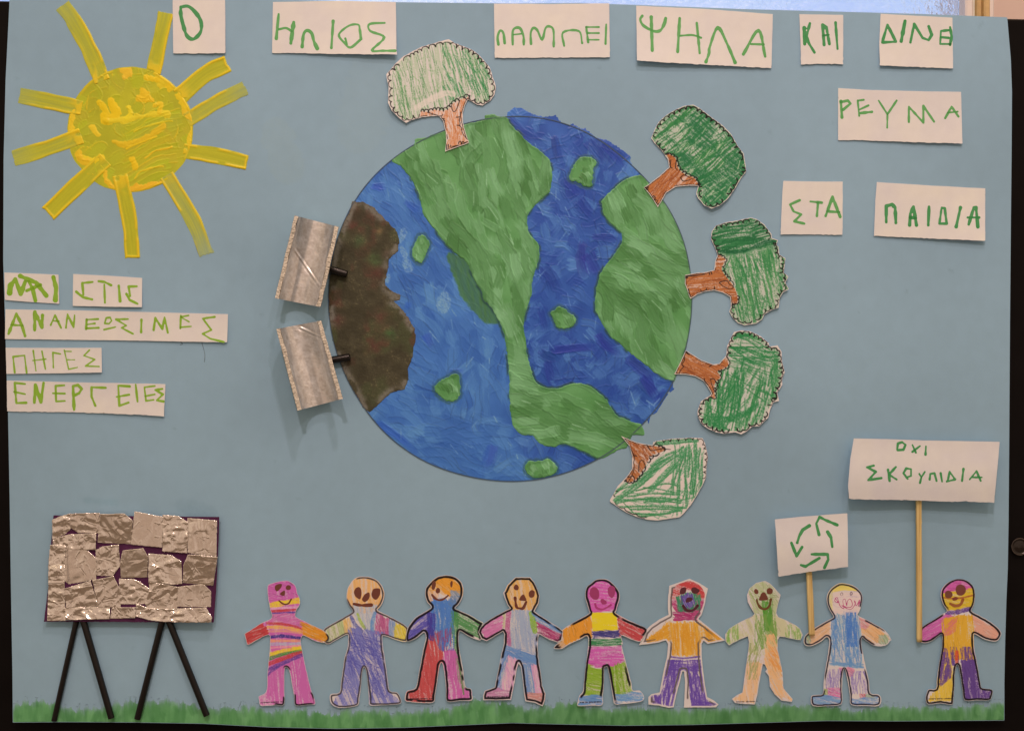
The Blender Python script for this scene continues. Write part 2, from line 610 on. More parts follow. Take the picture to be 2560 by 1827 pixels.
def wx(x): return (x - 1280) * S * fW
def wz(y): return (913.5 - y) * S * fW + ZC


M_WALL = plain('cream_wall', alb((192, 150, 124)), 0.8, 0.2, 0, 14, 0.04, 0.1)
M_WOOD = plain('varnished_wood', alb((186, 138, 84)), 0.4, 0.4, 0, 60, 0.18)
M_WHITE = plain('white_trim', alb((214, 200, 205)), 0.5, 0.3, 0, 30, 0.04)
wl = box('wall', wx(2482), wx(3900), -0.05, 2.6, WY + 0.004, WY + 0.15, M_WALL); tag(wl, kind='structure')
wl3 = box('wall', wx(-4200), wx(-900) - 0.001, -0.05, 2.6, WY + 0.004, WY + 0.15, M_WALL); tag(wl3, kind='structure')
wl2 = box('wall_below_window', wx(-900), wx(2482) - 0.001, -0.05, wz(500), WY + 0.004, WY + 0.15, M_WALL); tag(wl2, kind='structure')
fl = box('floor', -4, 4, -0.06, 0.0, -4, 2, plain('grey_floor', (0.18, 0.15, 0.12), 0.6, 0.3, 0, 6, 0.15)); tag(fl, kind='structure')

win = bpy.data.objects.new('window', None); win.location = (wx(1280), WY, wz(-200)); link(win)
tag(win, 'frosted window with wooden and white frame showing above the poster', 'window')
box('sash', wx(2404), wx(2424), wz(500) + 0.001, 2.2, WY - 0.012, WY + 0.03, M_WHITE, win)
box('inner_trim', wx(2424) + 0.0003, wx(2433), wz(500) + 0.001, 2.2, WY - 0.006, WY + 0.03, plain('cream_trim', alb((203, 178, 150)), 0.5, 0.3, 0, 30, 0.05), win)
box('wood_strip', wx(2433) + 0.0003, wx(2445), wz(500) + 0.001, 2.2, WY - 0.012, WY + 0.03, M_WOOD, win)
box('wood_strip', wx(2445) + 0.0003, wx(2460), wz(500) + 0.001, 2.2, WY - 0.018, WY + 0.03, M_WOOD, win)
box('casing', wx(2461), wx(2481), wz(500) + 0.001, 2.2, WY - 0.006, WY + 0.03, M_WHITE, win)
box('casing', wx(-900), wx(-860), wz(500) + 0.001, 2.2, WY - 0.006, WY + 0.03, M_WHITE, win)


def frosted():
    m, t, b = mat_base('frosted_glass')
    b.inputs['Base Color'].default_value = (0.92, 0.95, 1, 1)
    b.inputs['Transmission Weight'].default_value = 1.0
    b.inputs['Roughness'].default_value = 0.22
    tc_ = t.nodes.new('ShaderNodeTexCoord')
    n = t.nodes.new('ShaderNodeTexNoise'); n.inputs['Scale'].default_value = 170; n.inputs['Detail'].default_value = 4
    v = t.nodes.new('ShaderNodeTexVoronoi'); v.inputs['Scale'].default_value = 60
    ad = t.nodes.new('ShaderNodeMath'); ad.operation = 'MULTIPLY_ADD'; ad.inputs[1].default_value = -0.5
    bp = t.nodes.new('ShaderNodeBump'); bp.inputs['Strength'].default_value = 0.9; bp.inputs['Distance'].default_value = 0.002
    t.links.new(tc_.outputs['Object'], n.inputs['Vector']); t.links.new(tc_.outputs['Object'], v.inputs['Vector'])
    t.links.new(v.outputs['Distance'], ad.inputs[0]); t.links.new(n.outputs['Fac'], ad.inputs[2])
    t.links.new(ad.outputs[0], bp.inputs['Height']); t.links.new(bp.outputs['Normal'], b.inputs['Normal'])
    return m


box('pane', wx(-860), wx(2404) - 0.0003, wz(500) + 0.001, 2.2, WY + 0.006, WY + 0.010, frosted(), win, 0.0005)


def sky_mat():
    m = bpy.data.materials.new('daylight_sky'); m.use_nodes = True
    t = m.node_tree; t.nodes.clear()
    tc_ = t.nodes.new('ShaderNodeTexCoord'); n = t.nodes.new('ShaderNodeTexNoise'); n.inputs['Scale'].default_value = 2.2; n.inputs['Detail'].default_value = 4
    r = t.nodes.new('ShaderNodeValToRGB')
    r.color_ramp.elements[0].position = 0.35; r.color_ramp.elements[0].color = (0.36, 0.52, 0.95, 1)
    r.color_ramp.elements[1].position = 0.65; r.color_ramp.elements[1].color = (0.66, 0.78, 1.0, 1)
    em = t.nodes.new('ShaderNodeEmission'); em.inputs['Strength'].default_value = 0.95
    o = t.nodes.new('ShaderNodeOutputMaterial')
    t.links.new(tc_.outputs['Object'], n.inputs['Vector']); t.links.new(n.outputs['Fac'], r.inputs['Fac'])
    t.links.new(r.outputs['Color'], em.inputs['Color']); t.links.new(em.outputs[0], o.inputs['Surface'])
    return m


sk = mesh_obj('sky', [(-3, 0.9, 0.5), (3, 0.9, 0.5), (3, 0.9, 4.0), (-3, 0.9, 4.0)], [(0, 1, 2, 3)], sky_mat(), smooth_n=0)
tag(sk, kind='structure')

# ------------------------------------------------------------------ the blue card
POSTER = np.array([(24, -3), (120, -1), (250, -2), (420, -4), (600, -2), (703, 0), (787, 1.7), (1012, 6.7), (1280, 9.5), (1449, 8.5),
                   (1617, 14), (1842, 23), (2060, 29), (2281, 35), (2360, 38), (2440, 41), (2518, 44), (2522, 90), (2527, 148),
                   (2530, 229), (2529, 382), (2527, 573), (2525, 800), (2523, 1112), (2521.5, 1300), (2519.5, 1420), (2516, 1500),
                   (2513, 1600), (2511, 1700), (2511, 1800), (2236, 1802), (2067, 1801), (1899, 1806), (1730, 1811), (1561, 1813),
                   (1392, 1809.5), (1280, 1806.5), (1150, 1812), (1012, 1818), (843, 1821), (675, 1817), (506, 1808), (337, 1805), (168, 1804),
                   (32, 1805), (31, 1680), (27, 1450), (24, 1240), (20, 1030), (17, 950), (14, 850), (8, 650), (9, 400), (14, 200), (20, 80)], float)
poster = root('poster', 1280, 913, 'large light blue card poster collaged with paper cutouts and paint', 'poster')
cv = Canvas(-8, -14, 2548, 1834, 5.0, (126, 137, 137))
n1 = fbm(cv.X / 420, cv.Y / 420, 3); n2 = noise(cv.X / 34, cv.Y / 34, 8)
cv.rgb = cv.rgb * (0.95 + 0.10 * n1 + 0.014 * n2)[..., None]
# faint stray brush smears on the card
for q, (p, r, c, a) in enumerate([([(455, 1262), (520, 1285)], 22, (112, 126, 128), 0.3), ([(470, 1275), (530, 1300)], 13, (112, 126, 128), 0.25),
                                  ([(215, 1250), (290, 1256)], 8, (113, 130, 131), 0.4), ([(690, 330), (720, 420)], 40, (136, 142, 132), 0.25),
                                  ([(940, 170), (900, 330)], 60, (136, 142, 134), 0.2), ([(612, 780), (600, 860)], 24, (132, 144, 143), 0.3)]):
    cv.stroke(np.array(p, float), r, c, a, 0.4, q, 0.2)
rng = np.random.RandomState(4)
for q in range(70):
    x, y = rng.uniform(30, 2500), rng.uniform(20, 1780)
    cv.stroke(np.array([(x, y), (x + rng.normal(0, 4), y + rng.normal(0, 4))]), rng.uniform(1.2, 2.2), (98, 110, 112), rng.uniform(0.1, 0.35))
psd = sd_poly(cv.X, cv.Y, POSTER)
sheet('card', cv, psd, M_CARD, poster, -0.0004, None, 0.0004, back=True, edge_col=(150, 165, 168))

# pencil hair line and a faint circle left on the card
ink('pencil_mark', [(smooth([(505, 858), (512, 885), (511, 905)], 4), 0.9)], (74, 86, 92), poster, 0.00003, dark=0)
ink('pencil_mark', [(smooth([(452, 855), (456, 860), (450, 862)], 4), 1.0)], (74, 86, 92), poster, 0.00003, dark=0)
ink('pencil_mark', [(smooth([(1448, 1218), (1452, 1208), (1460, 1212), (1458, 1226)], 4), 0.8)], (112, 128, 133), poster, 0.00003, dark=0)

# ------------------------------------------------------------------ painted grass along the lower edge
cv = Canvas(10, 1700, 2530, 1834, 2.2, (126, 137, 137))
rng = np.random.RandomState(11)
GT = np.array([(0, 1765), (60, 1752), (110, 1748), (160, 1760), (190, 1768), (250, 1770), (310, 1752), (345, 1748), (420, 1748), (470, 1756), (540, 1766),
               (620, 1763), (660, 1770), (720, 1772), (800, 1776), (900, 1770), (960, 1776), (1050, 1772), (1120, 1765), (1190, 1748), (1260, 1752),
               (1330, 1768), (1390, 1752), (1425, 1749), (1450, 1760), (1500, 1768), (1560, 1764), (1640, 1768), (1720, 1768), (1800, 1768),
               (1860, 1764), (1940, 1748), (1990, 1764), (2040, 1758), (2120, 1770), (2200, 1762), (2260, 1760), (2340, 1766), (2420, 1762), (2470, 1758), (2540, 1755)], float)
top = lambda x: np.interp(x, GT[:, 0], GT[:, 1])
cov = np.zeros(cv.X.shape)
base = sstep(0, 26, cv.Y - top(cv.X) + 10 * (noise(cv.X / 5, cv.Y / 30, 5) - 0.5))
cv.mix(base * 0.85, (88, 126, 76))
cov = np.maximum(cov, base)
for q in range(1500):
    x = rng.uniform(5, 2535); y0 = top(x) + rng.uniform(-5, 42); ln = rng.uniform(25, 70)
    lean = rng.normal(0, 7)
    g = rng.uniform(0, 1)
    c = np.array((60, 104, 52)) * (1 - g) + np.array((108, 148, 90)) * g
    if x > 1250:
        c = c * 0.93
    pts = np.array([(x + lean, y0 + ln), (x + lean * 0.4, y0 + ln * 0.5), (x, y0)])
    cv.brush(pts, rng.uniform(4, 10), c, None, 0.62, q, 0.25, fade=0.3, rel=0.6)
    k = cv.win(pts, 14)
    if k:
        d, sd, t, L = seg_field(cv.X[k], cv.Y[k], pts)
        cov[k] = np.maximum(cov[k], (d < 9) * (1 - 0.6 * t / L))
gsd = (0.30 + 0.30 * noise(cv.X / 3.2, cv.Y / 22, 9) - np.clip(cov, 0, 1)) * 12
gsd = np.maximum(gsd, sd_poly(cv.X, cv.Y, POSTER) + 1.0)
tag(sheet('painted_grass', cv, gsd, M_BRUSHED, poster, 0.00003, None, 0.00004), 'strip of green painted grass along the poster foot')

# ------------------------------------------------------------------ painted sun
OL = np.array((166, 150, 26)); YE = np.array((212, 164, 22))
rays = [([(385, 40), (440, 110), (505, 220), (565, 340), (625, 490)], 50, 'L', 0.75), ([(1020, 85), (985, 250), (945, 440)], 46, 'L', 0.85),
        ([(1395, 395), (1260, 460), (1110, 590)], 52, 'R', 1.0), ([(1505, 545), (1340, 625), (1160, 735)], 44, 'R', 0.7),
        ([(1515, 1000), (1340, 960), (1140, 930)], 48, 'B', 0.95), ([(1268, 1565), (1190, 1360), (1030, 1090)], 46, 'B', 0.6),
        ([(815, 1580), (795, 1350), (740, 1090)], 46, 'B', 1.0), ([(300, 1310), (450, 1165), (640, 990)], 54, 'B', 1.0),
        ([(85, 975), (280, 915), (490, 840)], 48, 'L', 0.75), ([(125, 590), (300, 625), (490, 665)], 48, 'R', 0.75)]
X0, Y0 = 325.0, 325.0
cv = Canvas(150, 150, 500, 500, 1.5, OL)
X, Y = cv.X, cv.Y
wxp = 16 * (fbm(X / 40, Y / 40, 2) - 0.5); wyp = 16 * (fbm(X / 40, Y / 40, 6) - 0.5)
cv.rgb = OL + (fbm(X / 60, Y / 60, 21)[..., None] - 0.5) * np.array((34, 26, 10))
rngs = np.random.RandomState(5)
sdisk = np.hypot(X - X0, Y - Y0) - 157 - 5 * (fbm(np.arctan2(Y - Y0, X - X0) * 4 + 20, 0 * X, 3) - 0.5)
inm = (sdisk < -2).astype(float)
for q in range(70):   # dabs in the upper half
    a = rngs.uniform(0, 6.28); rr = 150 * math.sqrt(rngs.uniform(0, 1))
    c0 = np.array([X0 + rr * math.cos(a), Y0 + rr * math.sin(a)])
    if c0[1] > 385 and c0[0] > 290:
        continue
    an = rngs.uniform(0, 6.28); l = rngs.uniform(6, 26)
    pts = smooth([c0, c0 + l * np.array([math.cos(an), math.sin(an)]), c0 + 1.6 * l * np.array([math.cos(an + .5), math.sin(an + .5)])], 4)
    cv.brush(pts, rngs.uniform(12, 20), OL + rngs.normal(0, 5, 3), YE if q % 3 == 0 else OL * 1.08, 0.75, q, 1.0, inm, 0.2, 1.2)
for q in range(13):   # long sweeping strokes on the lower right
    yb = 300 + q * 13
    pts = smooth([(430 + 20 * math.sin(q), yb - 30 + q * 1.0), (390, yb - 12), (340 - q, yb + 22), (300 - q * 0.5 + 4 * (q % 3), yb + 36)], 6)
    cv.brush(pts, rngs.uniform(11, 17), OL + rngs.normal(0, 5, 3), YE if q % 4 == 1 else OL * 1.1, 0.85, 200 + q, 1.0, inm, 0.25, 1.2)
cl = sstep(0.585, 0.66, 1 - np.abs(fbm((X + wxp) / 34, (Y + wyp) / 26, 31) - 0.52) * 4.2) * sstep(470, 300, Y + 0.25 * X) * inm * 0
gaps = [((690, 620), (720, 700), (660, 740), (640, 720)), ((640, 740), (760, 740), (880, 710), (1040, 705)), ((760, 430), (790, 440), (770, 470)),
        ((900, 480), (1000, 500), (1040, 545)), ((950, 650), (990, 640), (975, 700)), ((860, 600), (920, 610), (880, 570)), ((610, 640), (660, 690), (650, 740)),
        ((700, 880), (780, 895), (900, 850), (1010, 770)), ((780, 920), (870, 880), (960, 840)), ((440, 700), (425, 770), (440, 830)),
        ((500, 960), (560, 990), (620, 970)), ((540, 1010), (500, 970), (490, 940)), ((650, 1050), (655, 1110), (720, 1170)), ((810, 1165), (880, 1150), (990, 1130)),
        ((1175, 770), (1170, 890)), ((1130, 620), (1140, 690), (1170, 740)), ((820, 980), (830, 1020)), ((560, 780), (600, 830)), ((790, 660), (800, 690), (780, 720)),
        ((1090, 590), (1130, 640), (1160, 660)), ((960, 450), (1010, 470), (990, 520)), ((830, 810), (920, 770), (1060, 740)), ((900, 980), (960, 930), (1060, 910)), ((830, 1090), (870, 1050), (1000, 1030))]
for q, g in enumerate(gaps):
    p = smooth(tl('A', g), 5)
    thin = q >= 21 or q in (8,)
    r_ = 1.6 if thin else rngs.uniform(4, 8)
    k = cv.win(p, 16)
    d, sd, t, L = seg_field((X + wxp * 0.8)[k], (Y + wyp * 0.8)[k], p)
    rr = r_ * (0.35 + 1.5 * fbm(X[k] / 11, Y[k] / 11, q + 60)) * (1.25 if r_ > 3 else 1)
    m = np.clip((rr - d) / 1.5 + 0.5, 0, 1) * inm[k]
    cv.mix(m * 0.95, YE + rngs.normal(0, 5, 3), k)
    cv.h[k] += 0.00028 * np.clip(1 - (d / np.maximum(rr, 0.5)) ** 2, 0, 1) * inm[k]
rim = np.exp(-((sdisk + 4) / 3.0) ** 2) * sstep(0.42, 0.62, noise(np.arctan2(Y - Y0, X - X0) * 3 + 9, X * 0, 4))
cv.mix(rim * 0.6, YE); cv.h += rim * 0.0003
sun = sheet('painted_sun', cv, sdisk, M_PAINT, poster, 0.00004, None, 0.00005)
tag(sun, 'olive yellow painted sun with ten brush stroke rays')
for q, (p, hw, side, op) in enumerate(rays):
    P = smooth(tl('A', p), 6); r = hw * 0.4064
    cv = Canvas(*bounds(P, r + 12), 1.5, (126, 137, 137))
    d, sd, t, L = seg_field(cv.X, cv.Y, P)
    # square brush ends
    a, b = P[1] - P[0], P[-1] - P[-2]
    ea = -((cv.X - P[0, 0]) * a[0] + (cv.Y - P[0, 1]) * a[1]) / np.hypot(*a)
    eb = ((cv.X - P[-1, 0]) * b[0] + (cv.Y - P[-1, 1]) * b[1]) / np.hypot(*b)
    lat = np.minimum(np.abs(sd), 60)
    lat = np.where(d < 60, np.maximum(d, 0), d)
    wobr = r * (0.98 + 0.14 * (noise(t / 30, 0 * t, q) - 0.5))
    s_ = np.maximum(lat - wobr, np.maximum(ea - 3 * noise(sd / 11, t * 0, q + 2), eb - 4))
    tip = 1 - sstep(0, 0.45, t / L)
    br = 0.6 * noise(sd / 2.2, t / 60, q + 7) + 0.4 * noise(sd / 5, t / 90, q + 8)
    opac = np.clip(op + 0.14 + 0.22 * (br - 0.5) - (1 - op) * tip * 0.75, 0.12, 1)
    thin = np.array((150, 148, 66)); card = np.array((126, 137, 137))
    cv.rgb = (card * (1 - opac[..., None]) + OL * opac[..., None])
    cv.rgb += (br[..., None] - 0.5) * np.array((22, 16, 4))
    for sg in (-1, 1):
        if side == 'L' and sg > 0 or side == 'R' and sg < 0:
            amp = 0.35
        else:
            amp = 1.0
        e_ = 0.85 * np.exp(-((sd * sg - (wobr - 3.0)) / 3.0) ** 2) * amp * sstep(0.25, 0.5, noise(t / 30, 0 * t + sg, q + 5) + 0.25 * (t / L)) * (1 - 0.9 * tip * (op < 0.8))
        cv.mix(e_, YE); cv.h += e_ * 0.0005
    blob = sstep(0.72, 1.0, t / L) * sstep(0.35, 0.6, noise(cv.X / 14, cv.Y / 14, q)) * (0.8 if op > 0.7 else 0.3)
    cv.mix(blob, YE); cv.h += blob * 0.0004
    if op > 0.9:
        e_ = np.exp(-((s_ + 3) / 2.5) ** 2) * tip * 0.9
        cv.mix(e_, YE); cv.h += e_ * 0.0004
    cv.h += 0.00008 * br
    rag = s_ + 5 * (1 - op) * tip * (noise(sd / 1.8, t / 18, q + 3) * 2 - 0.6) - 1.0
    sheet('ray', cv, rag, M_PAINT, sun, 0.00010, None, 0.00006)

# ------------------------------------------------------------------ painted globe
GC = (1276.0, 750.0)
ring_pts = np.vstack([[(1271, 292)], tl('H2', [(480, 195), (800, 335), (1010, 480), (1160, 635), (1450, 980), (1540, 1250)]),
                      tl('H4', [(1590, 150), (1540, 470), (1440, 780), (1350, 910), (1180, 1110), (840, 1385), (480, 1520)]), [(1290, 1205)],
                      tl('H3', [(1250, 1530), (1010, 1475), (740, 1350), (560, 1205), (380, 1010), (240, 760), (110, 460), (75, 200)]),
                      tl('H1', [(75, 1500), (130, 1200), (210, 980), (330, 775), (585, 515), (770, 395), (1010, 283), (1250, 210)])])
th = np.arctan2(ring_pts[:, 1] - GC[1], ring_pts[:, 0] - GC[0]); rr = np.hypot(ring_pts[:, 0] - GC[0], ring_pts[:, 1] - GC[1])
o_ = np.argsort(th)
tt = np.linspace(-np.pi, np.pi, 361)[:-1]
rad = np.interp(tt, th[o_], rr[o_], period=2 * np.pi)
rad = np.convolve(np.concatenate([rad[-12:], rad, rad[:12]]), np.ones(25) / 25, 'valid')
CIRC = np.stack([GC[0] + rad * np.cos(tt), GC[1] + rad * np.sin(tt)], -1)


def arc(a, b):
    """points of the globe's outline from point a to point b, the shorter way"""
    ta = math.atan2(a[1] - GC[1], a[0] - GC[0]); tb = math.atan2(b[1] - GC[1], b[0] - GC[0])
    dlt = (tb - ta + math.pi) % (2 * math.pi) - math.pi
    q = ta + np.linspace(0, dlt, 40)
    r = np.interp(q, tt, rad, period=2 * np.pi)
    return np.stack([GC[0] + r * np.cos(q), GC[1] + r * np.sin(q)], -1)


gA = np.vstack([tl('H1', [(585, 515), (640, 560), (720, 640), (765, 725), (800, 800), (815, 880), (850, 980), (920, 1070), (980, 1150), (1050, 1230), (1110, 1290), (1170, 1330), (1220, 1400), (1255, 1500), (1310, 1580)]),
                tl('H3', [(1330, 90), (1400, 170), (1450, 260), (1490, 370), (1510, 470), (1530, 620)]),
                tl('H4', [(105, 700), (108, 820), (112, 950), (130, 1080), (160, 1150), (210, 1190), (290, 1200), (350, 1260), (430, 1285), (490, 1290), (520, 1265), (590, 1275), (690, 1320), (760, 1350), (835, 1387),
                          (930, 1352), (1000, 1312), (1058, 1295), (1075, 1250), (1110, 1192), (1195, 1196), (1200, 1160), (1178, 1105), (1130, 1090), (1040, 1060), (970, 1020), (900, 910), (830, 840), (740, 790), (650, 770), (580, 785), (500, 812), (430, 808), (370, 790), (310, 740), (280, 640), (250, 520), (240, 420), (228, 300), (245, 200), (280, 80)]),
                tl('H2', [(290, 1620), (300, 1500), (325, 1400), (352, 1300), (340, 1200), (275, 1120), (250, 1020), (270, 940), (330, 880), (400, 820), (440, 770), (455, 640), (435, 520), (360, 450), (260, 370), (170, 280), (110, 225), (88, 175)]),
                tl('H1', [(1440, 165), (1400, 150), (1340, 160), (1330, 195), (1250, 212), (1010, 283), (860, 335), (770, 350), (760, 400)])])
gB = np.vstack([tl('H2', [(1170, 640), (1060, 670), (980, 730), (900, 800), (855, 860), (870, 960), (920, 1030), (980, 1080), (1022, 1115), (1020, 1190), (960, 1290), (890, 1370), (840, 1450), (820, 1540)]),
                tl('H4', [(815, 0), (800, 100), (805, 190), (860, 290), (940, 400), (1020, 470), (1130, 560), (1230, 640), (1290, 690), (1380, 740), (1450, 755)]),
                arc(tl('H4', [(1450, 755)])[0], tl('H2', [(1170, 640)])[0])[1:-1]])
gBr = np.vstack([tl('F', [(640, 15), (720, 10), (800, 60), (880, 140), (950, 210), (982, 290), (970, 370), (910, 430), (888, 530), (880, 620), (930, 660), (990, 690), (980, 730), (940, 735), (990, 780), (1050, 850), (1090, 930), (1098, 1010), (1078, 1130), (1045, 1230), (1050, 1300), (1020, 1370), (920, 1400), (850, 1460), (765, 1540), (715, 1505)]),
                 arc(tl('F', [(715, 1505)])[0], tl('F', [(640, 15)])[0])[1:-1]])
isl = [tl('H1', [(800, 1140), (850, 1128), (890, 1190), (870, 1270), (822, 1355), (770, 1335), (748, 1270), (770, 1210)]),
       tl('H2', [(690, 500), (780, 500), (820, 545), (790, 610), (780, 720), (720, 740), (660, 700), (600, 680), (610, 600), (650, 540)]),
       tl('H4', [(520, 148), (570, 190), (642, 240), (630, 300), (570, 332), (500, 320), (470, 260), (435, 205), (480, 170)]),
       tl('H3', [(1090, 690), (1132, 720), (1142, 850), (1080, 918), (1010, 905), (940, 850), (932, 800), (1000, 740)]),
       tl('H4', [(280, 1400), (370, 1403), (440, 1395), (502, 1450), (480, 1500), (370, 1545), (280, 1520), (232, 1475), (240, 1430)])]
spill_top = tl('H2', [(90, 180), (85, 130), (150, 95), (215, 98), (300, 150), (400, 170), (485, 155), (520, 200), (550, 232), (575, 240), (620, 218), (690, 265), (725, 256), (800, 330), (850, 345), (900, 355), (1000, 420), (1090, 490), (1100, 550), (1158, 632), (1000, 700), (300, 400)])
spill_low = tl('H4', [(1380, 745), (1440, 765), (1445, 825), (1402, 850), (1372, 905), (1310, 1005), (1260, 1030), (1240, 1105), (1225, 1075), (1150, 1095), (1000, 1000), (1200, 800)])

cv = Canvas(800, 255, 1755, 1225, 1.7, (66, 104, 156))
X, Y = cv.X, cv.Y
wob = 7 * (fbm(X / 18, Y / 18, 40) - 0.5) + 3.4 * (noise(X / 6, Y / 6, 41) - 0.5)
sC = sd_poly(X, Y, CIRC)
sA = sd_poly(X, Y, smooth(gA, 3, True)) + wob * 0.6
sB = sd_poly(X, Y, gB) + wob * 0.5
sBr = sd_poly(X, Y, gBr) + wob
sI = [sd_poly(X, Y, smooth(p, 3, True)) + wob for p in isl]
sS = np.minimum(sd_poly(X, Y, spill_top), sd_poly(X, Y, spill_low)) + 4 * (noise((X + Y) / 4, (X - Y) / 30, 44) - 0.3)
rg = np.random.RandomState(21)

# --- ocean
sea = np.minimum(sC - 1.0 + 5 * np.clip(noise(X / 12, Y / 12, 47) - 0.62, 0, 1), sS)
sea = np.maximum(sea, -np.minimum(np.minimum(sA, sB), sBr) - 3)
right = sstep(1255, 1330, X + 0.28 * (750 - Y) * 0 + 30 * (noise(X / 70, Y / 70, 50) - 0.5)) * sstep(1180, 1090, Y - 0.5 * (X - 1300))
LB = np.array((56, 96, 146)); DB = np.array((38, 73, 130))
cv.rgb = LB * (1 - right[..., None]) + DB * right[..., None]
cv.rgb += (fbm(X / 50, Y / 70, 52)[..., None] - 0.5) * np.array((30, 34, 30))
m_sea = (sea < 0).astype(float)
jj, ii = np.where(m_sea > 0)
for q in range(620):
    z = rg.randint(len(jj)); c = np.array([cv.x[ii[z]], cv.y[jj[z]]])
    R_ = right[jj[z], ii[z]]
    if R_ > 0.5:
        an = rg.choice([70, 110, 40, 20, -30]) + rg.normal(0, 22)
        l = rg.uniform(18, 62); g = rg.uniform(0, 1) ** 1.3
        col = np.array((27, 58, 122)) * (1 - g) + np.array((82, 120, 158)) * g
        w_ = rg.uniform(5, 17)
    else:
        base_an = 62 if c[1] < 900 else (35 if c[0] < 1080 else 85)
        if c[1] > 1040: base_an = 15
        an = base_an + rg.normal(0, 20)
        l = rg.uniform(30, 110); g = rg.uniform(0, 1)
        col = np.array((38, 78, 134)) * (1 - g) + np.array((84, 124, 160)) * g
        w_ = rg.uniform(5, 15)
    a = math.radians(an); d = np.array([math.cos(a), math.sin(a)]); p = np.array([-d[1], d[0]])
    pts = smooth([c - d * l / 2, c + p * rg.normal(0, 0.12) * l, c + d * l / 2], 4)
    cv.brush(pts, w_, col, np.clip(col * 0.72, 0, 255) if rg.rand() < 0.35 else None, rg.uniform(0.4, 0.8), q, 1.0, m_sea, 0.4, 0.9 + 0.4 * R_)
DK = (24, 50, 114)
for q, (k_, p, w_) in enumerate([('H2', [(600, 700), (620, 780), (660, 830)], 20), ('H2', [(690, 860), (720, 930), (790, 1000)], 14), ('H2', [(780, 380), (860, 460), (930, 570)], 22), ('H2', [(880, 400), (980, 500), (1040, 570)], 10),
                                ('H2', [(690, 1210), (690, 1350), (720, 1470)], 16), ('H2', [(800, 1150), (940, 1150), (1000, 1170)], 14), ('H2', [(740, 1300), (800, 1400), (820, 1480)], 18), ('H2', [(110, 200), (200, 290), (330, 380)], 15),
                                ('H2', [(470, 330), (500, 450), (520, 560)], 10), ('H2', [(380, 1400), (450, 1480), (480, 1600)], 22), ('H4', [(470, 500), (640, 490), (800, 480)], 12), ('H4', [(370, 530), (430, 560), (490, 600)], 14), ('H4', [(430, 620), (450, 720), (490, 810)], 18),
                                ('H4', [(1200, 740), (1260, 830), (1300, 890)], 18), ('H4', [(370, 180), (400, 280), (410, 360)], 12), ('H4', [(830, 380), (900, 450), (1000, 540)], 14), ('H4', [(1100, 600), (1200, 680), (1290, 740)], 16), ('H4', [(1350, 830), (1330, 900), (1290, 950)], 10),
                                ('H3', [(480, 1090), (620, 1210), (780, 1330)], 12), ('H3', [(1400, 1290), (1370, 1380), (1340, 1470)], 18), ('H3', [(1080, 690), (1130, 690), (1140, 720)], 10), ('H3', [(700, 130), (720, 180)], 10), ('H3', [(860, 380), (900, 480)], 12), ('H1', [(440, 740), (520, 750)], 10), ('H1', [(720, 880), (800, 950)], 14)]):
    for o in range(3):
        pq = smooth(tl(k_, p) + np.array([(o - 1) * w_ * 0.32, 0]) + rg.normal(0, 3, (len(p), 2)), 5)
        cv.brush(pq, w_ * rg.uniform(0.45, 0.85), np.array(DK if q < 18 else (44, 80, 146)) + rg.normal(0, 5, 3), None, 0.5, 900 + 3 * q + o, 1.2, m_sea, 0.5, 1.2)
for q in range(110):   # dry light bristle marks
    z = rg.randint(len(jj)); c = np.array([cv.x[ii[z]], cv.y[jj[z]]])
    a = rg.uniform(0.2, 2.4); l = rg.uniform(8, 36); d = np.array([math.cos(a), math.sin(a)])
    cv.stroke(np.array([c - d * l / 2, c + d * l / 2]), rg.uniform(0.6, 1.3), (142, 168, 186), rg.uniform(0.25, 0.6), 0.6, q, 0.3, m_sea)
for k_, p, r_ in [('H1', [(650, 1180), (690, 1080)], 7), ('H1', [(690, 1330), (720, 1400)], 9), ('H1', [(560, 1450), (545, 1500)], 5), ('H3', [(1010, 60), (1000, 160)], 14), ('H1', [(660, 1230), (690, 1290)], 6)]:
    cv.stroke(tl(k_, p), r_, (150, 168, 178), 0.45, 0.8, 3, 0.4, m_sea)
# dark green wash over the left sea beside the land
dg = tl('H1', [(1030, 1270), (1110, 1285), (1200, 1330), (1270, 1480), (1340, 1640), (1420, 1730), (1458, 1790), (1450, 1850), (1340, 1840), (1230, 1740), (1150, 1630), (1100, 1520), (1050, 1390)])
sG = sd_poly(X, Y, smooth(dg, 3, True))
mg = sstep(2, -4, sG + wob)
cv.mix(mg * (0.75 + 0.25 * noise(X / 4, Y / 30, 61)), (60, 98, 54)); cv.mix(mg * sstep(0.5, 0.7, noise((X - Y * .5) / 6, (Y + X * .5) / 50, 62)) * 0.45, (48, 84, 72))
# dark rims where land paint overlaps sea
rim = np.exp(-((np.minimum(sA, sB) - 2) / 2.6) ** 2) * sstep(0.35, 0.6, noise(X / 22, Y / 22, 63))
cv.mix(rim * 0.9, (30, 62, 54)); cv.h += rim * 0.0002
for s_ in sI:
    cv.mix(np.exp(-((s_ - 3) / 3.2) ** 2) * 0.6, (38, 72, 66))
edge = np.exp(-((sC + 1) / 1.1) ** 2)
cv.mix(edge * 0.7, (48, 62, 74))
H_SEA = cv.h.copy()
globe = sheet('painted_globe', cv, sea, M_PAINT, poster, 0.00003, None, 0.00005)
tag(globe, 'round globe painted in blue and green poster paint')

# --- green land
GM = np.array((84, 128, 68)); GD = np.array((60, 102, 46)); GL = np.array((122, 158, 106))


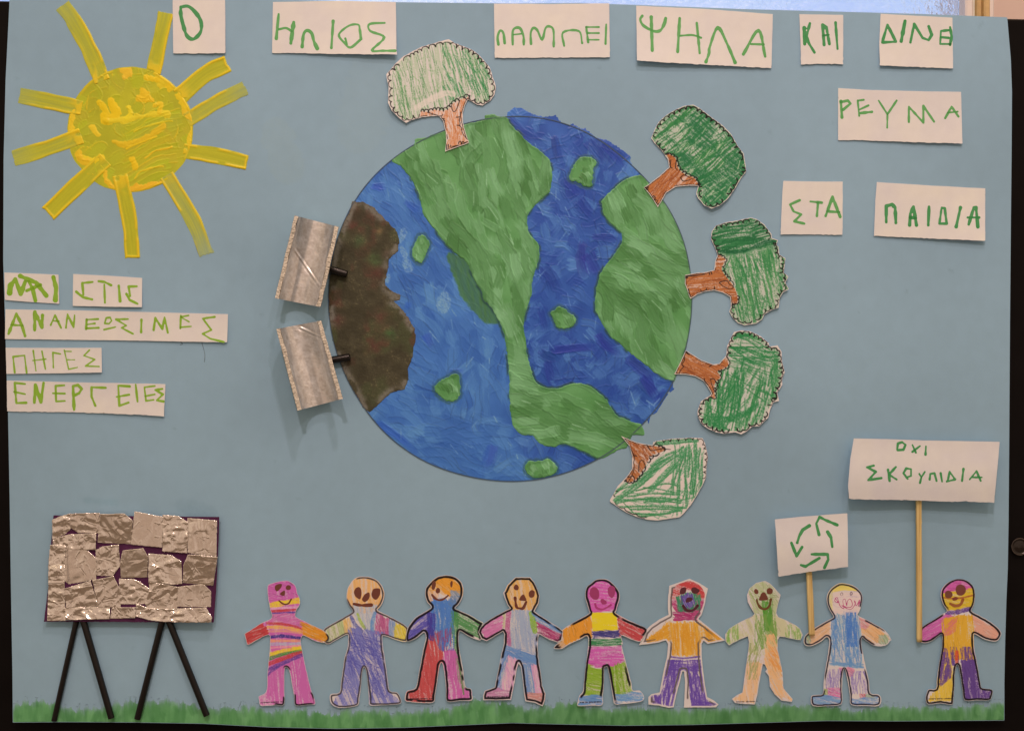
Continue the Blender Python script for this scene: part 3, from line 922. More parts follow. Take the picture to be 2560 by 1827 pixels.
def land(name, s_, poly_dir, nst, seed, wide=(8, 19), label=None, sub=None, dark=0.5, relief=1.1):
    b_ = np.where(s_ < 0)
    j0, j1, i0, i1 = b_[0].min() - 3, b_[0].max() + 4, b_[1].min() - 3, b_[1].max() + 4
    c2 = Canvas(cv.x[0], cv.y[0], cv.x[-1], cv.y[-1], cv.step, GM)
    k = (slice(max(j0, 0), j1), slice(max(i0, 0), i1))
    c2.x = cv.x[k[1]]; c2.y = cv.y[k[0]]; c2.X = X[k]; c2.Y = Y[k]; c2.rgb = c2.rgb[:c2.X.shape[0], :c2.X.shape[1]].copy()
    c2.h = np.zeros(c2.X.shape); c2.clip = np.ones(c2.X.shape); c2.tooth = cv.tooth[k]
    sd_ = s_[k]
    m = (sd_ < 0).astype(float)
    r = np.random.RandomState(seed)
    c2.rgb = GM + (fbm(c2.X / 60, c2.Y / 60, seed)[..., None] - 0.5) * np.array((40, 36, 36))
    pj, pi = np.where(m > 0)
    for q in range(nst):
        z = r.randint(len(pj)); c = np.array([c2.x[pi[z]], c2.y[pj[z]]])
        a = math.radians(poly_dir(c) + r.normal(0, 11)); l = r.uniform(34, 130) if wide[1] > 12 else r.uniform(8, 22)
        d = np.array([math.cos(a), math.sin(a)]); p = np.array([-d[1], d[0]])
        pts = smooth([c - d * l / 2, c + p * r.normal(0, 0.10) * l, c + d * l / 2], 4)
        if r.rand() < 0.5: pts = pts[::-1]
        g = r.uniform(0, 1)
        col = GD * (1 - g) + GL * g if r.rand() > 0.3 * dark else GD * 0.97
        c2.brush(pts, r.uniform(*wide), col, (col * 0.84 if r.rand() < 0.6 else np.clip(col * 1.12, 0, 255)) if r.rand() < 0.7 else None, r.uniform(0.5, 0.9), seed + q, 1.1, m, 0.35, relief)
    for q in range(int(nst * 0.28)):
        z = r.randint(len(pj)); c = np.array([c2.x[pi[z]], c2.y[pj[z]]])
        a = math.radians(poly_dir(c) + r.normal(0, 12)); l = r.uniform(10, 40); d = np.array([math.cos(a), math.sin(a)])
        c2.stroke(np.array([c - d * l / 2, c + d * l / 2]), r.uniform(0.6, 1.4), (160, 186, 142) if r.rand() < 0.6 else (62, 98, 54), r.uniform(0.25, 0.6), 0.5, q, 0.3, m)
    c2.mix(np.exp(-((sd_ + 3) / 3.0) ** 2) * sstep(0.4, 0.65, noise(c2.X / 20, c2.Y / 20, seed + 3)) * 0.6, (62, 102, 58))
    c2.mix(np.exp(-((sC[k] + 1) / 1.2) ** 2) * 0.55, (56, 78, 58))
    c2.h += 0.0001 + 0.00025 * np.exp(-((sd_ + 3) / 3.0) ** 2)
    o = sheet(name, c2, sd_, M_PAINT, globe, 0.00008 if name == 'landmass' else 0.00034, None, 0.00008)
    if label: tag(o, label)
    return o


land('landmass', sA, lambda c: (66 if c[1] < 640 else (75 if c[1] < 880 else 22)) + (15 if c[0] > 1150 and c[1] < 500 else 0), 240, 300, label='large green landmass running from the top of the globe to its lower right')
land('landmass', sB, lambda c: 50 + 20 * math.sin(c[1] / 60.0), 130, 1300, label='green landmass filling the right edge of the globe')
for q, s_ in enumerate(sI):
    land('island', s_, lambda c: 70, 14, 2000 + 50 * q, (4, 9), relief=1.6)

# --- scorched brown land, gritty
c3 = Canvas(805, 480, 1050, 1050, 1.5, (74, 62, 40))
x_, y_ = c3.X, c3.Y
s3 = sd_poly(x_, y_, gBr) + 5 * (fbm(x_ / 14, y_ / 14, 71) - 0.5) + 2 * (noise(x_ / 4, y_ / 4, 72) - 0.5)
f1 = fbm(x_ / 55, y_ / 65, 73); f2 = fbm(x_ / 40, y_ / 50, 74); f3 = fbm(x_ / 22, y_ / 20, 75, 4)
c3.rgb = np.array((60, 51, 33)) + (f3[..., None] - 0.5) * np.array((30, 26, 20))
c3.mix(sstep(0.48, 0.68, f1) * 0.7, (64, 64, 36)); c3.mix(sstep(0.54, 0.74, f2) * (0.4 + 0.6 * sstep(0.35, 0.6, f3)) * 0.6, (84, 46, 34))
for (k_, c_, r_, col) in [('F', (810, 430), 60, (64, 92, 44)), ('F', (700, 290), 50, (62, 76, 42)), ('F', (905, 970), 45, (60, 88, 44)), ('F', (830, 530), 55, (82, 44, 34)), ('F', (860, 850), 60, (84, 46, 36)), ('F', (640, 190), 60, (84, 42, 34)), ('F', (800, 1060), 50, (80, 44, 34)), ('F', (530, 870), 50, (84, 48, 38)), ('F', (840, 220), 28, (128, 94, 58)), ('F', (735, 1110), 16, (124, 98, 60)), ('F', (880, 400), 34, (104, 74, 62))]:
    cc = tl(k_, [c_])[0]; rr_ = r_ * 0.345
    c3.mix(np.exp(-((x_ - cc[0]) ** 2 + (y_ - cc[1]) ** 2) / rr_ ** 2) * (0.45 + 0.55 * sstep(0.3, 0.6, f3)) * 0.75, col)
c3.mix(np.exp(-((s3 + 7) / 9) ** 2) * sstep(0.4, 0.6, fbm(x_ / 30, y_ / 30, 76)) * 0.75, (118, 104, 88))
c3.mix(np.exp(-((s3 + 4) / 4) ** 2) * sstep(930, 880 + 0 * x_, 930 + 0 * x_) * sstep(0.35, 0.55, fbm(x_ / 26, y_ / 26, 79)) * sstep(835, 900, x_) * 0.9, (52, 84, 40))
g4 = noise(x_ / 2.4, y_ / 2.4, 77)
c3.mix(sstep(0.74, 0.9, g4) * sstep(0.45, 0.6, f3) * 0.5, (112, 96, 62)); c3.mix(sstep(0.72, 0.9, noise(x_ / 3.2, y_ / 3.2, 78)) * 0.35, (46, 38, 26))
c3.h += 0.00010 + 0.00045 * f3 + 0.0002 * g4
tag(sheet('scorched_land', c3, s3, M_BRUSHED, globe, 0.00006, None, 0.00006), 'rough dark brown landmass on the left edge of the globe')


def ribbon(name, pts, r, h, mat, parent, col, closed=False):
    p = np.asarray(pts, float)
    d = np.roll(p, -1, 0) - np.roll(p, 1, 0)
    d /= np.linalg.norm(d, axis=1)[:, None]; n = np.stack([-d[:, 1], d[:, 0]], -1)
    rr_ = r * (0.75 + 0.5 * noise(np.arange(len(p)) / 3.0, np.zeros(len(p)), 4))[:, None]
    a = p + n * rr_; b = p - n * rr_
    V = np.vstack([place(a[:, 0], a[:, 1], h), place(b[:, 0], b[:, 1], h)])
    N = len(p); F = [(i, (i + 1) % N, N + (i + 1) % N, N + i) for i in range(N if closed else N - 1)]
    return mesh_obj(name, V, F, mat, parent, None, np.tile(alb(col), (len(V), 1)))


ribbon('pencil_outline', CIRC, 0.9, 0.00060, M_MARKER, globe, (66, 74, 78), True)

# ------------------------------------------------------------------ word cards
GRN = (72, 128, 58); GRD = (46, 112, 52); LIM = (112, 140, 26)
CARDS = [
    ('A', [(1062, -12), (1385, -8), (1387, 328), (1225, 331), (1065, 330)], GRD, 'O', 'small square paper card lettered O beside the sun', [[([(1112, 45), (1160, 42), (1210, 88), (1237, 140), (1233, 200), (1190, 242), (1150, 222), (1125, 150), (1112, 90), (1112, 48)], 11)]]),
    ('B', [(147, 20), (700, 10), (1205, 20), (1213, 472), (700, 468), (400, 462), (138, 458)], GRN, 'HLIOS', 'wide paper card lettered \u0397\u039b\u0399\u039f\u03a3 left of the pale tree',
     [[([(195, 125), (175, 335)], 12), ([(200, 255), (260, 245), (310, 275)], 9), ([(325, 195), (300, 375)], 17)], [([(398, 405), (410, 300), (440, 265), (480, 290), (500, 360), (528, 420)], 14)], [([(665, 185), (650, 415)], 12)],
      [([(905, 340), (895, 260), (880, 215), (800, 225), (715, 300), (760, 370), (815, 412), (900, 345)], 10), ([(770, 335), (785, 385)], 9)], [([(1110, 200), (980, 210), (985, 270), (1105, 325), (1000, 435), (1090, 440), (1200, 440)], 10)]]),
    ('C', [(45, 30), (480, 33), (907, 27), (913, 430), (500, 433), (50, 436)], GRN, '', 'paper card lettered \u039b\u0391\u039c\u03a0\u0395\u0399 at the top edge right of the pale tree',
     [[([(78, 335), (72, 280), (90, 232), (115, 250), (125, 325)], 9)], [([(185, 335), (185, 240), (205, 212), (240, 215), (265, 270), (268, 335)], 9), ([(190, 262), (250, 255)], 7)], [([(322, 330), (320, 250), (340, 212), (370, 230), (405, 300), (430, 215), (460, 200), (490, 230), (492, 350)], 9)],
      [([(570, 345), (562, 245), (680, 235), (705, 325)], 8)], [([(735, 205), (750, 318)], 8), ([(735, 205), (830, 205)], 7), ([(745, 250), (830, 250)], 7), ([(750, 300), (830, 300)], 7)], [([(885, 185), (880, 330)], 8)]]),
    ('C', [(1110, 45), (1600, 68), (2132, 108), (2122, 512), (1960, 505), (1800, 495), (1500, 480), (1115, 455)], GRN, '', 'large tilted paper card lettered \u03a8\u0397\u039b\u0391',
     [[([(1155, 122), (1140, 150), (1165, 195), (1240, 235), (1290, 230), (1320, 180), (1330, 140)], 11), ([(1222, 130), (1230, 380)], 11)], [([(1435, 140), (1420, 390)], 11), ([(1440, 270), (1530, 265), (1595, 285)], 8), ([(1563, 175), (1585, 400)], 10)],
      [([(1632, 465), (1655, 400), (1660, 355), (1720, 210), (1790, 330), (1850, 470)], 11)], [([(1912, 408), (2025, 230), (2075, 425)], 11), ([(1970, 332), (2065, 335)], 8)]]),
    ('D', [(153, 95), (440, 100), (440, 300), (440, 422), (300, 419), (165, 423)], GRD, '', 'small paper card lettered \u039a\u0391\u0399',
     [[([(185, 185), (188, 290)], 11), ([(222, 155), (200, 240), (215, 285), (252, 345)], 9)], [([(315, 295), (305, 165), (330, 180), (350, 290)], 9), ([(308, 235), (345, 230)], 8)], [([(390, 150), (403, 322)], 9)]]),
    ('D', [(685, 92), (900, 104), (1155, 118), (1160, 450), (900, 440), (680, 430), (676, 300)], GRD, '', 'paper card lettered \u0394\u0399\u039d\u0395\u0399 in the top right corner',
     [[([(695, 280), (730, 165), (785, 275), (697, 280)], 9)], [([(845, 140), (820, 272)], 12)], [([(880, 280), (905, 160), (960, 250), (1000, 265), (1020, 230), (1000, 175)], 9)], [([(1130, 200), (1080, 205), (1075, 290), (1140, 290)], 8), ([(1080, 245), (1130, 250)], 7)], [([(1140, 180), (1150, 240), (1140, 295)], 9)]]),
    ('D', [(407, 578), (600, 590), (1000, 600), (1212, 603), (1220, 942), (900, 932), (600, 921), (407, 918)], GRN, '', 'wide paper card lettered \u03a1\u0395\u03a5\u039c\u0391 below the top right cards',
     [[([(425, 665), (432, 770)], 9), ([(425, 670), (470, 660), (488, 680), (440, 720)], 8)], [([(535, 660), (545, 760)], 6), ([(540, 660), (575, 655)], 6), ([(545, 720), (605, 692)], 6), ([(555, 742), (628, 734)], 9)], [([(672, 660), (730, 750), (728, 838)], 6), ([(790, 660), (730, 750)], 7)], [([(870, 800), (870, 700), (965, 805), (965, 695), (1035, 798)], 7)], [([(1108, 775), (1150, 700), (1195, 765)], 7), ([(1125, 740), (1190, 732)], 6)]]),
    ('D', [(48, 1185), (250, 1190), (437, 1190), (436, 1540), (250, 1536), (30, 1535), (42, 1250)], GRN, '', 'squarish paper card lettered \u03a3\u03a4\u0391',
     [[([(155, 1312), (92, 1340), (115, 1385), (165, 1405), (120, 1450), (185, 1465)], 8)], [([(225, 1320), (300, 1328)], 8), ([(275, 1330), (268, 1415)], 8)], [([(325, 1415), (370, 1290), (420, 1420)], 9), ([(335, 1385), (415, 1390)], 8)]]),
    ('D', [(660, 1193), (1000, 1215), (1370, 1235), (1370, 1577), (1000, 1562), (642, 1545), (650, 1320)], GRD, '', 'wide paper card lettered \u03a0\u0391\u0399\u0394\u0399\u0391',
     [[([(722, 1455), (722, 1350), (760, 1340), (780, 1360), (785, 1460)], 11)], [([(875, 1475), (880, 1400), (900, 1355), (920, 1475)], 11), ([(880, 1425), (915, 1430)], 10)], [([(1002, 1355), (997, 1475)], 11)], [([(1070, 1465), (1085, 1360), (1105, 1365), (1118, 1465), (1070, 1465)], 8)], [([(1208, 1360), (1180, 1485)], 10)], [([(1262, 1470), (1295, 1360), (1310, 1360), (1322, 1485)], 10), ([(1255, 1425), (1330, 1425)], 8)]]),
    ('E', [(40, 78), (300, 88), (537, 98), (543, 365), (300, 350), (45, 330)], LIM, '', 'small paper card with thick overwritten letters \u039d\u0391\u0399 at the left edge',
     [[([(88, 265), (95, 200), (140, 140), (190, 275), (230, 165)], 22)], [([(185, 110), (250, 140), (330, 170), (425, 290)], 19), ([(245, 245), (370, 192)], 15), ([(265, 160), (300, 230), (325, 335)], 17)], [([(490, 122), (515, 220), (508, 330)], 20)]]),
    ('E', [(672, 92), (1000, 108), (1305, 128), (1302, 396), (1000, 392), (667, 385)], LIM, '', 'small paper card lettered \u03a3\u03a4\u0399\u03a3',
     [[([(850, 165), (755, 175), (765, 280)], 11), ([(700, 255), (760, 305), (845, 325)], 12)], [([(905, 158), (960, 165), (1020, 195)], 11), ([(957, 190), (963, 355)], 11)], [([(1090, 200), (1102, 340)], 12)], [([(1255, 205), (1180, 207), (1195, 295)], 10), ([(1160, 275), (1190, 330), (1262, 365)], 12)]]),
    ('E', [(50, 415), (700, 425), (1300, 440), (2092, 460), (2085, 718), (1700, 712), (1200, 702), (600, 695), (45, 688)], LIM, '', 'long paper strip lettered \u0391\u039d\u0391\u039d\u0395\u03a9\u03a3\u0399\u039c\u0395\u03a3',
     [[([(78, 640), (150, 455), (200, 560), (230, 660)], 14), ([(100, 558), (210, 565)], 9)], [([(318, 605), (320, 440), (385, 580), (390, 470)], 16)], [([(465, 560), (505, 470), (560, 585)], 9), ([(490, 520), (540, 525)], 7)], [([(605, 585), (620, 460), (675, 580), (685, 470)], 9)], [([(795, 510), (790, 595)], 10), ([(795, 510), (900, 505)], 8), ([(800, 555), (870, 545)], 8), ([(795, 590), (905, 585)], 9)],
      [([(960, 545), (975, 495), (1010, 490), (1025, 520), (1000, 548), (962, 545)], 8), ([(955, 602), (1060, 578)], 8)], [([(1175, 505), (1065, 508), (1160, 565), (1115, 585), (1220, 640)], 9)], [([(1298, 512), (1295, 625)], 10)], [([(1410, 605), (1425, 495), (1490, 595), (1510, 490), (1540, 630)], 10)], [([(1660, 475), (1655, 590)], 9), ([(1660, 485), (1730, 472)], 7), ([(1665, 490), (1735, 530)], 7), ([(1655, 580), (1755, 572)], 7)], [([(1970, 485), (1860, 500), (1940, 605), (1860, 640), (1930, 685), (2055, 715)], 9)]]),
    ('E', [(52, 768), (500, 770), (932, 768), (935, 995), (500, 1003), (60, 1008)], LIM, '', 'paper card with thin letters \u03a0\u0397\u0393\u0395\u03a3 at the left edge',
     [[([(135, 995), (120, 850), (225, 838), (245, 998)], 8)], [([(305, 795), (330, 980)], 7), ([(300, 885), (420, 872)], 6), ([(385, 800), (417, 965)], 7)], [([(490, 950), (485, 812), (555, 825)], 7)], [([(590, 790), (630, 965), (710, 948)], 6), ([(595, 800), (655, 802)], 6), ([(620, 878), (685, 878)], 5)], [([(820, 790), (770, 840), (870, 875), (785, 935), (910, 940)], 7)]]),
    ('E', [(62, 1068), (700, 1085), (1520, 1100), (1505, 1395), (1300, 1385), (1100, 1375), (700, 1360), (300, 1355), (65, 1352)], LIM, '', 'torn paper strip lettered \u0395\u039d\u0395\u03a1\u0393\u0395\u0399\u0395\u03a3, lowest of the left cards',
     [[([(230, 1100), (135, 1090), (150, 1275), (240, 1272)], 11), ([(130, 1172), (230, 1193)], 9)], [([(315, 1270), (325, 1110), (375, 1265), (400, 1090)], 15)], [([(590, 1112), (510, 1118), (515, 1260), (595, 1255)], 10), ([(485, 1185), (595, 1188)], 9)], [([(680, 1335), (670, 1120), (715, 1110), (750, 1145), (725, 1185), (680, 1205)], 14)], [([(970, 1135), (840, 1130), (840, 1215), (875, 1300)], 11)],
      [([(1190, 1122), (1085, 1115), (1095, 1300), (1180, 1270)], 11), ([(1070, 1218), (1185, 1198)], 9)], [([(1245, 1105), (1262, 1260)], 10)], [([(1420, 1118), (1325, 1130), (1340, 1255), (1410, 1245)], 8), ([(1330, 1212), (1420, 1195)], 8)], [([(1490, 1145), (1425, 1155), (1495, 1195), (1440, 1250), (1500, 1260)], 10)]]),
]


def letters(parent, k, groups, col, h, lift, seed):
    s_ = TILES[k][2]
    for g, strokes in enumerate(groups):
        parts = []
        for p, hw in strokes:
            sharp = len(p) > 2 and k in ('D', 'S', 'E') 
            parts.append((tl(k, p) if sharp else smooth(tl(k, p), 5), hw * s_))
        ink('letter', parts, col, parent, h, lift, seed + 7 * g)


def paper_canvas(pts, seed, step=2.0, col=(198, 174, 168), torn=1.4):
    P = np.asarray(pts)
    c = Canvas(*bounds(P, 6), step, col)
    c.rgb = c.rgb * (0.975 + 0.05 * fbm(c.X / 60, c.Y / 60, seed))[..., None]
    s_ = sd_poly(c.X, c.Y, P)
    lowedge = sstep(P[:, 1].max() - 30, P[:, 1].max() - 8, c.Y)
    s_ = s_ + torn * (noise(c.X / 7, c.Y / 7, seed) - 0.5) * (0.35 + 1.6 * lowedge) + 0.7 * torn * (noise(c.X / 26, c.Y / 26, seed + 1) - 0.5)
    return c, s_


for q, (k, poly, col, _, label, groups) in enumerate(CARDS):
    P = tl(k, poly)
    c0 = P.mean(0); y1 = P[:, 1].max(); hgt = y1 - P[:, 1].min(); xa, xb = P[:, 0].min(), P[:, 0].max()
    amp = [0.0014, 0.003, 0.0012, 0.0042, 0.0012, 0.0024, 0.0018, 0.001, 0.0028, 0.0008, 0.0018, 0.0012, 0.0014, 0.0014][q]
    sl = [0.3, 0.8, 0.2, -0.7, 0.0, -0.3, 0.5, 0, 0.6, 0, 0.3, 0.6, 0.4, 0.5][q]

    def lift(x, y, y1=y1, hgt=hgt, xa=xa, xb=xb, amp=amp, sl=sl):
        v = np.clip(1 - (y1 - y) / hgt, 0, 1.1); u = 2 * (x - xa) / (xb - xa) - 1
        return amp * v ** 2 * (1 + sl * u) * 0.9 + 0.00018 * (1 + np.sin(u * 3 + amp * 4000))
    r0 = root('word_card', c0[0], c0[1], label, 'word card', 'green lettered word cards on the blue poster')
    c, s_ = paper_canvas(P, 400 + q, torn=0.8 if q < 9 else (0.9 if q == 13 else 0.3))
    sheet('paper', c, s_, M_PAPER, r0, 0.0002, lift, 0.00025, back=True, edge_col=(222, 196, 178))
    letters(r0, k, groups, col, 0.00047, lift, 1000 + 31 * q)

# ------------------------------------------------------------------ paper trees
PAP = np.array((201, 174, 158))
TG = np.array((52, 112, 58)); TGL = np.array((112, 148, 92)); TBR = np.array((166, 92, 46)); TBD = np.array((132, 66, 34))
BLK = (30, 24, 22)
TREES = {
    'T1': dict(out=[(820, 95), (900, 145), (1000, 180), (1120, 230), (1200, 290), (1290, 390), (1340, 450), (1370, 540), (1400, 630), (1420, 700), (1400, 800), (1350, 870), (1250, 935), (1180, 925), (1090, 870), (1060, 860), (1020, 950), (1000, 1030), (1000, 1150), (1030, 1260), (1080, 1410), (930, 1460), (775, 1520), (790, 1400), (785, 1280), (750, 1130), (700, 1070), (600, 1070), (480, 1085), (350, 1120), (280, 1155), (200, 1100), (100, 1000), (50, 900), (55, 820), (60, 700), (35, 600), (30, 540), (80, 480), (160, 390), (250, 310), (370, 245), (480, 190), (620, 150), (720, 120)],
               trunk=[(470, 1010), (560, 1015), (640, 985), (760, 1000), (830, 965), (860, 915), (960, 860), (1050, 835), (1075, 865), (1100, 1560), (700, 1600), (700, 1090), (470, 1100)],
               label='pale green crayoned paper tree standing upright on top of the globe'),
    'T2': dict(out=[(590, 85), (640, 110), (760, 200), (880, 290), (960, 370), (1020, 480), (1080, 560), (1105, 730), (1050, 800), (1000, 890), (930, 990), (850, 1060), (770, 1090), (700, 1060), (640, 990), (620, 950), (640, 870), (560, 865), (420, 880), (330, 940), (290, 1010), (250, 1075), (190, 980), (115, 885), (180, 840), (270, 770), (360, 690), (345, 610), (280, 520), (220, 460), (185, 410), (220, 320), (260, 250), (340, 180), (430, 130), (500, 100)],
               trunk=[(330, 560), (420, 600), (450, 700), (520, 760), (600, 790), (640, 850), (640, 880), (560, 900), (250, 1110), (80, 885), (340, 660)],
               label='dark green paper tree leaning right, highest on the right side of the globe'),
    'T3': dict(out=[(1030, 115), (1100, 130), (1200, 200), (1280, 310), (1290, 360), (1360, 385), (1345, 440), (1370, 470), (1380, 560), (1450, 600), (1440, 690), (1430, 770), (1485, 820), (1450, 890), (1490, 970), (1420, 1010), (1380, 1080), (1370, 1190), (1290, 1215), (1200, 1270), (1170, 1330), (1100, 1380), (960, 1400), (880, 1370), (820, 1310), (780, 1240), (800, 1180), (790, 1060), (700, 1010), (600, 985), (500, 995), (400, 1030), (315, 1085), (290, 1020), (250, 900), (250, 800), (380, 775), (500, 765), (600, 740), (610, 640), (640, 560), (620, 500), (590, 430), (560, 370), (570, 280), (620, 210), (740, 170), (880, 150)],
               trunk=[(220, 790), (590, 730), (600, 640), (635, 560), (735, 615), (690, 720), (730, 800), (830, 930), (880, 1060), (870, 1140), (800, 1130), (780, 1070), (600, 1000), (315, 1120)],
               label='two tone dark green paper tree lying sideways at the middle right of the globe'),
    'T4': dict(out=[(980, 130), (1090, 140), (1220, 200), (1330, 290), (1340, 335), (1440, 322), (1490, 400), (1500, 530), (1535, 660), (1500, 740), (1500, 820), (1440, 920), (1460, 1025), (1390, 1040), (1350, 1130), (1320, 1240), (1210, 1345), (1120, 1350), (1050, 1410), (980, 1450), (900, 1420), (760, 1440), (660, 1420), (560, 1380), (470, 1310), (430, 1220), (425, 1150), (470, 1030), (580, 960), (600, 930), (560, 850), (500, 770), (400, 715), (280, 690), (130, 685), (200, 550), (275, 385), (350, 430), (480, 510), (620, 560), (700, 550), (790, 450), (800, 330), (850, 220), (890, 150)],
               trunk=[(110, 690), (275, 370), (480, 500), (640, 570), (700, 540), (790, 470), (820, 560), (780, 610), (680, 650), (720, 720), (650, 800), (640, 900), (650, 1000), (580, 960), (560, 870), (400, 730)],
               label='curved green paper tree with white gaps, fourth down the right of the globe'),
    'T5': dict(out=[(860, 265), (1100, 230), (1400, 210), (1600, 215), (1640, 300), (1670, 420), (1685, 520), (1660, 680), (1660, 820), (1600, 950), (1530, 1080), (1420, 1260), (1290, 1410), (1240, 1450), (1100, 1470), (900, 1500), (740, 1490), (560, 1440), (400, 1370), (250, 1270), (155, 1205), (160, 1170), (210, 1090), (280, 960), (410, 830), (500, 700), (500, 500), (460, 340), (330, 185), (430, 230), (560, 280), (720, 315), (820, 330), (840, 260), (850, 290)],
               trunk=[(300, 170), (720, 290), (835, 335), (1000, 370), (1000, 420), (800, 500), (720, 640), (620, 800), (540, 880), (440, 910), (400, 830), (500, 700), (500, 500)],
               label='sparsely scribbled paper tree with mostly white crown under the lower right of the globe'),
}


def scallops(cv, path, step, bulge, r, mask=None, seed=1, col=BLK):
    p = np.asarray(path); seg = np.hypot(*np.diff(p, axis=0).T); L = np.concatenate([[0], np.cumsum(seg)])
    rg_ = np.random.RandomState(seed); s_ = [0.0]
    while s_[-1] < L[-1]:
        s_.append(s_[-1] + step * rg_.uniform(0.7, 1.4))
    q = np.stack([np.interp(s_, L, p[:, 0]), np.interp(s_, L, p[:, 1])], -1)
    for a, b in zip(q[:-1], q[1:]):
        d = b - a; n = np.array([d[1], -d[0]]); l = np.hypot(*d) + 1e-6; n = n / l * bulge * rg_.uniform(0.7, 1.3)
        if rg_.rand() < 0.08:
            continue
        cv.stroke(smooth([a, a + d * 0.2 + n * 0.8, a + d * 0.5 + n, a + d * 0.85 + n * 0.75, b - n * 0.15], 3), r * rg_.uniform(0.8, 1.3), col, 0.92, 0, seed, 0.2, mask)


def cw(P):
    a = np.sum(P[:, 0] * np.roll(P[:, 1], -1) - np.roll(P[:, 0], -1) * P[:, 1])
    return P if a > 0 else P[::-1]


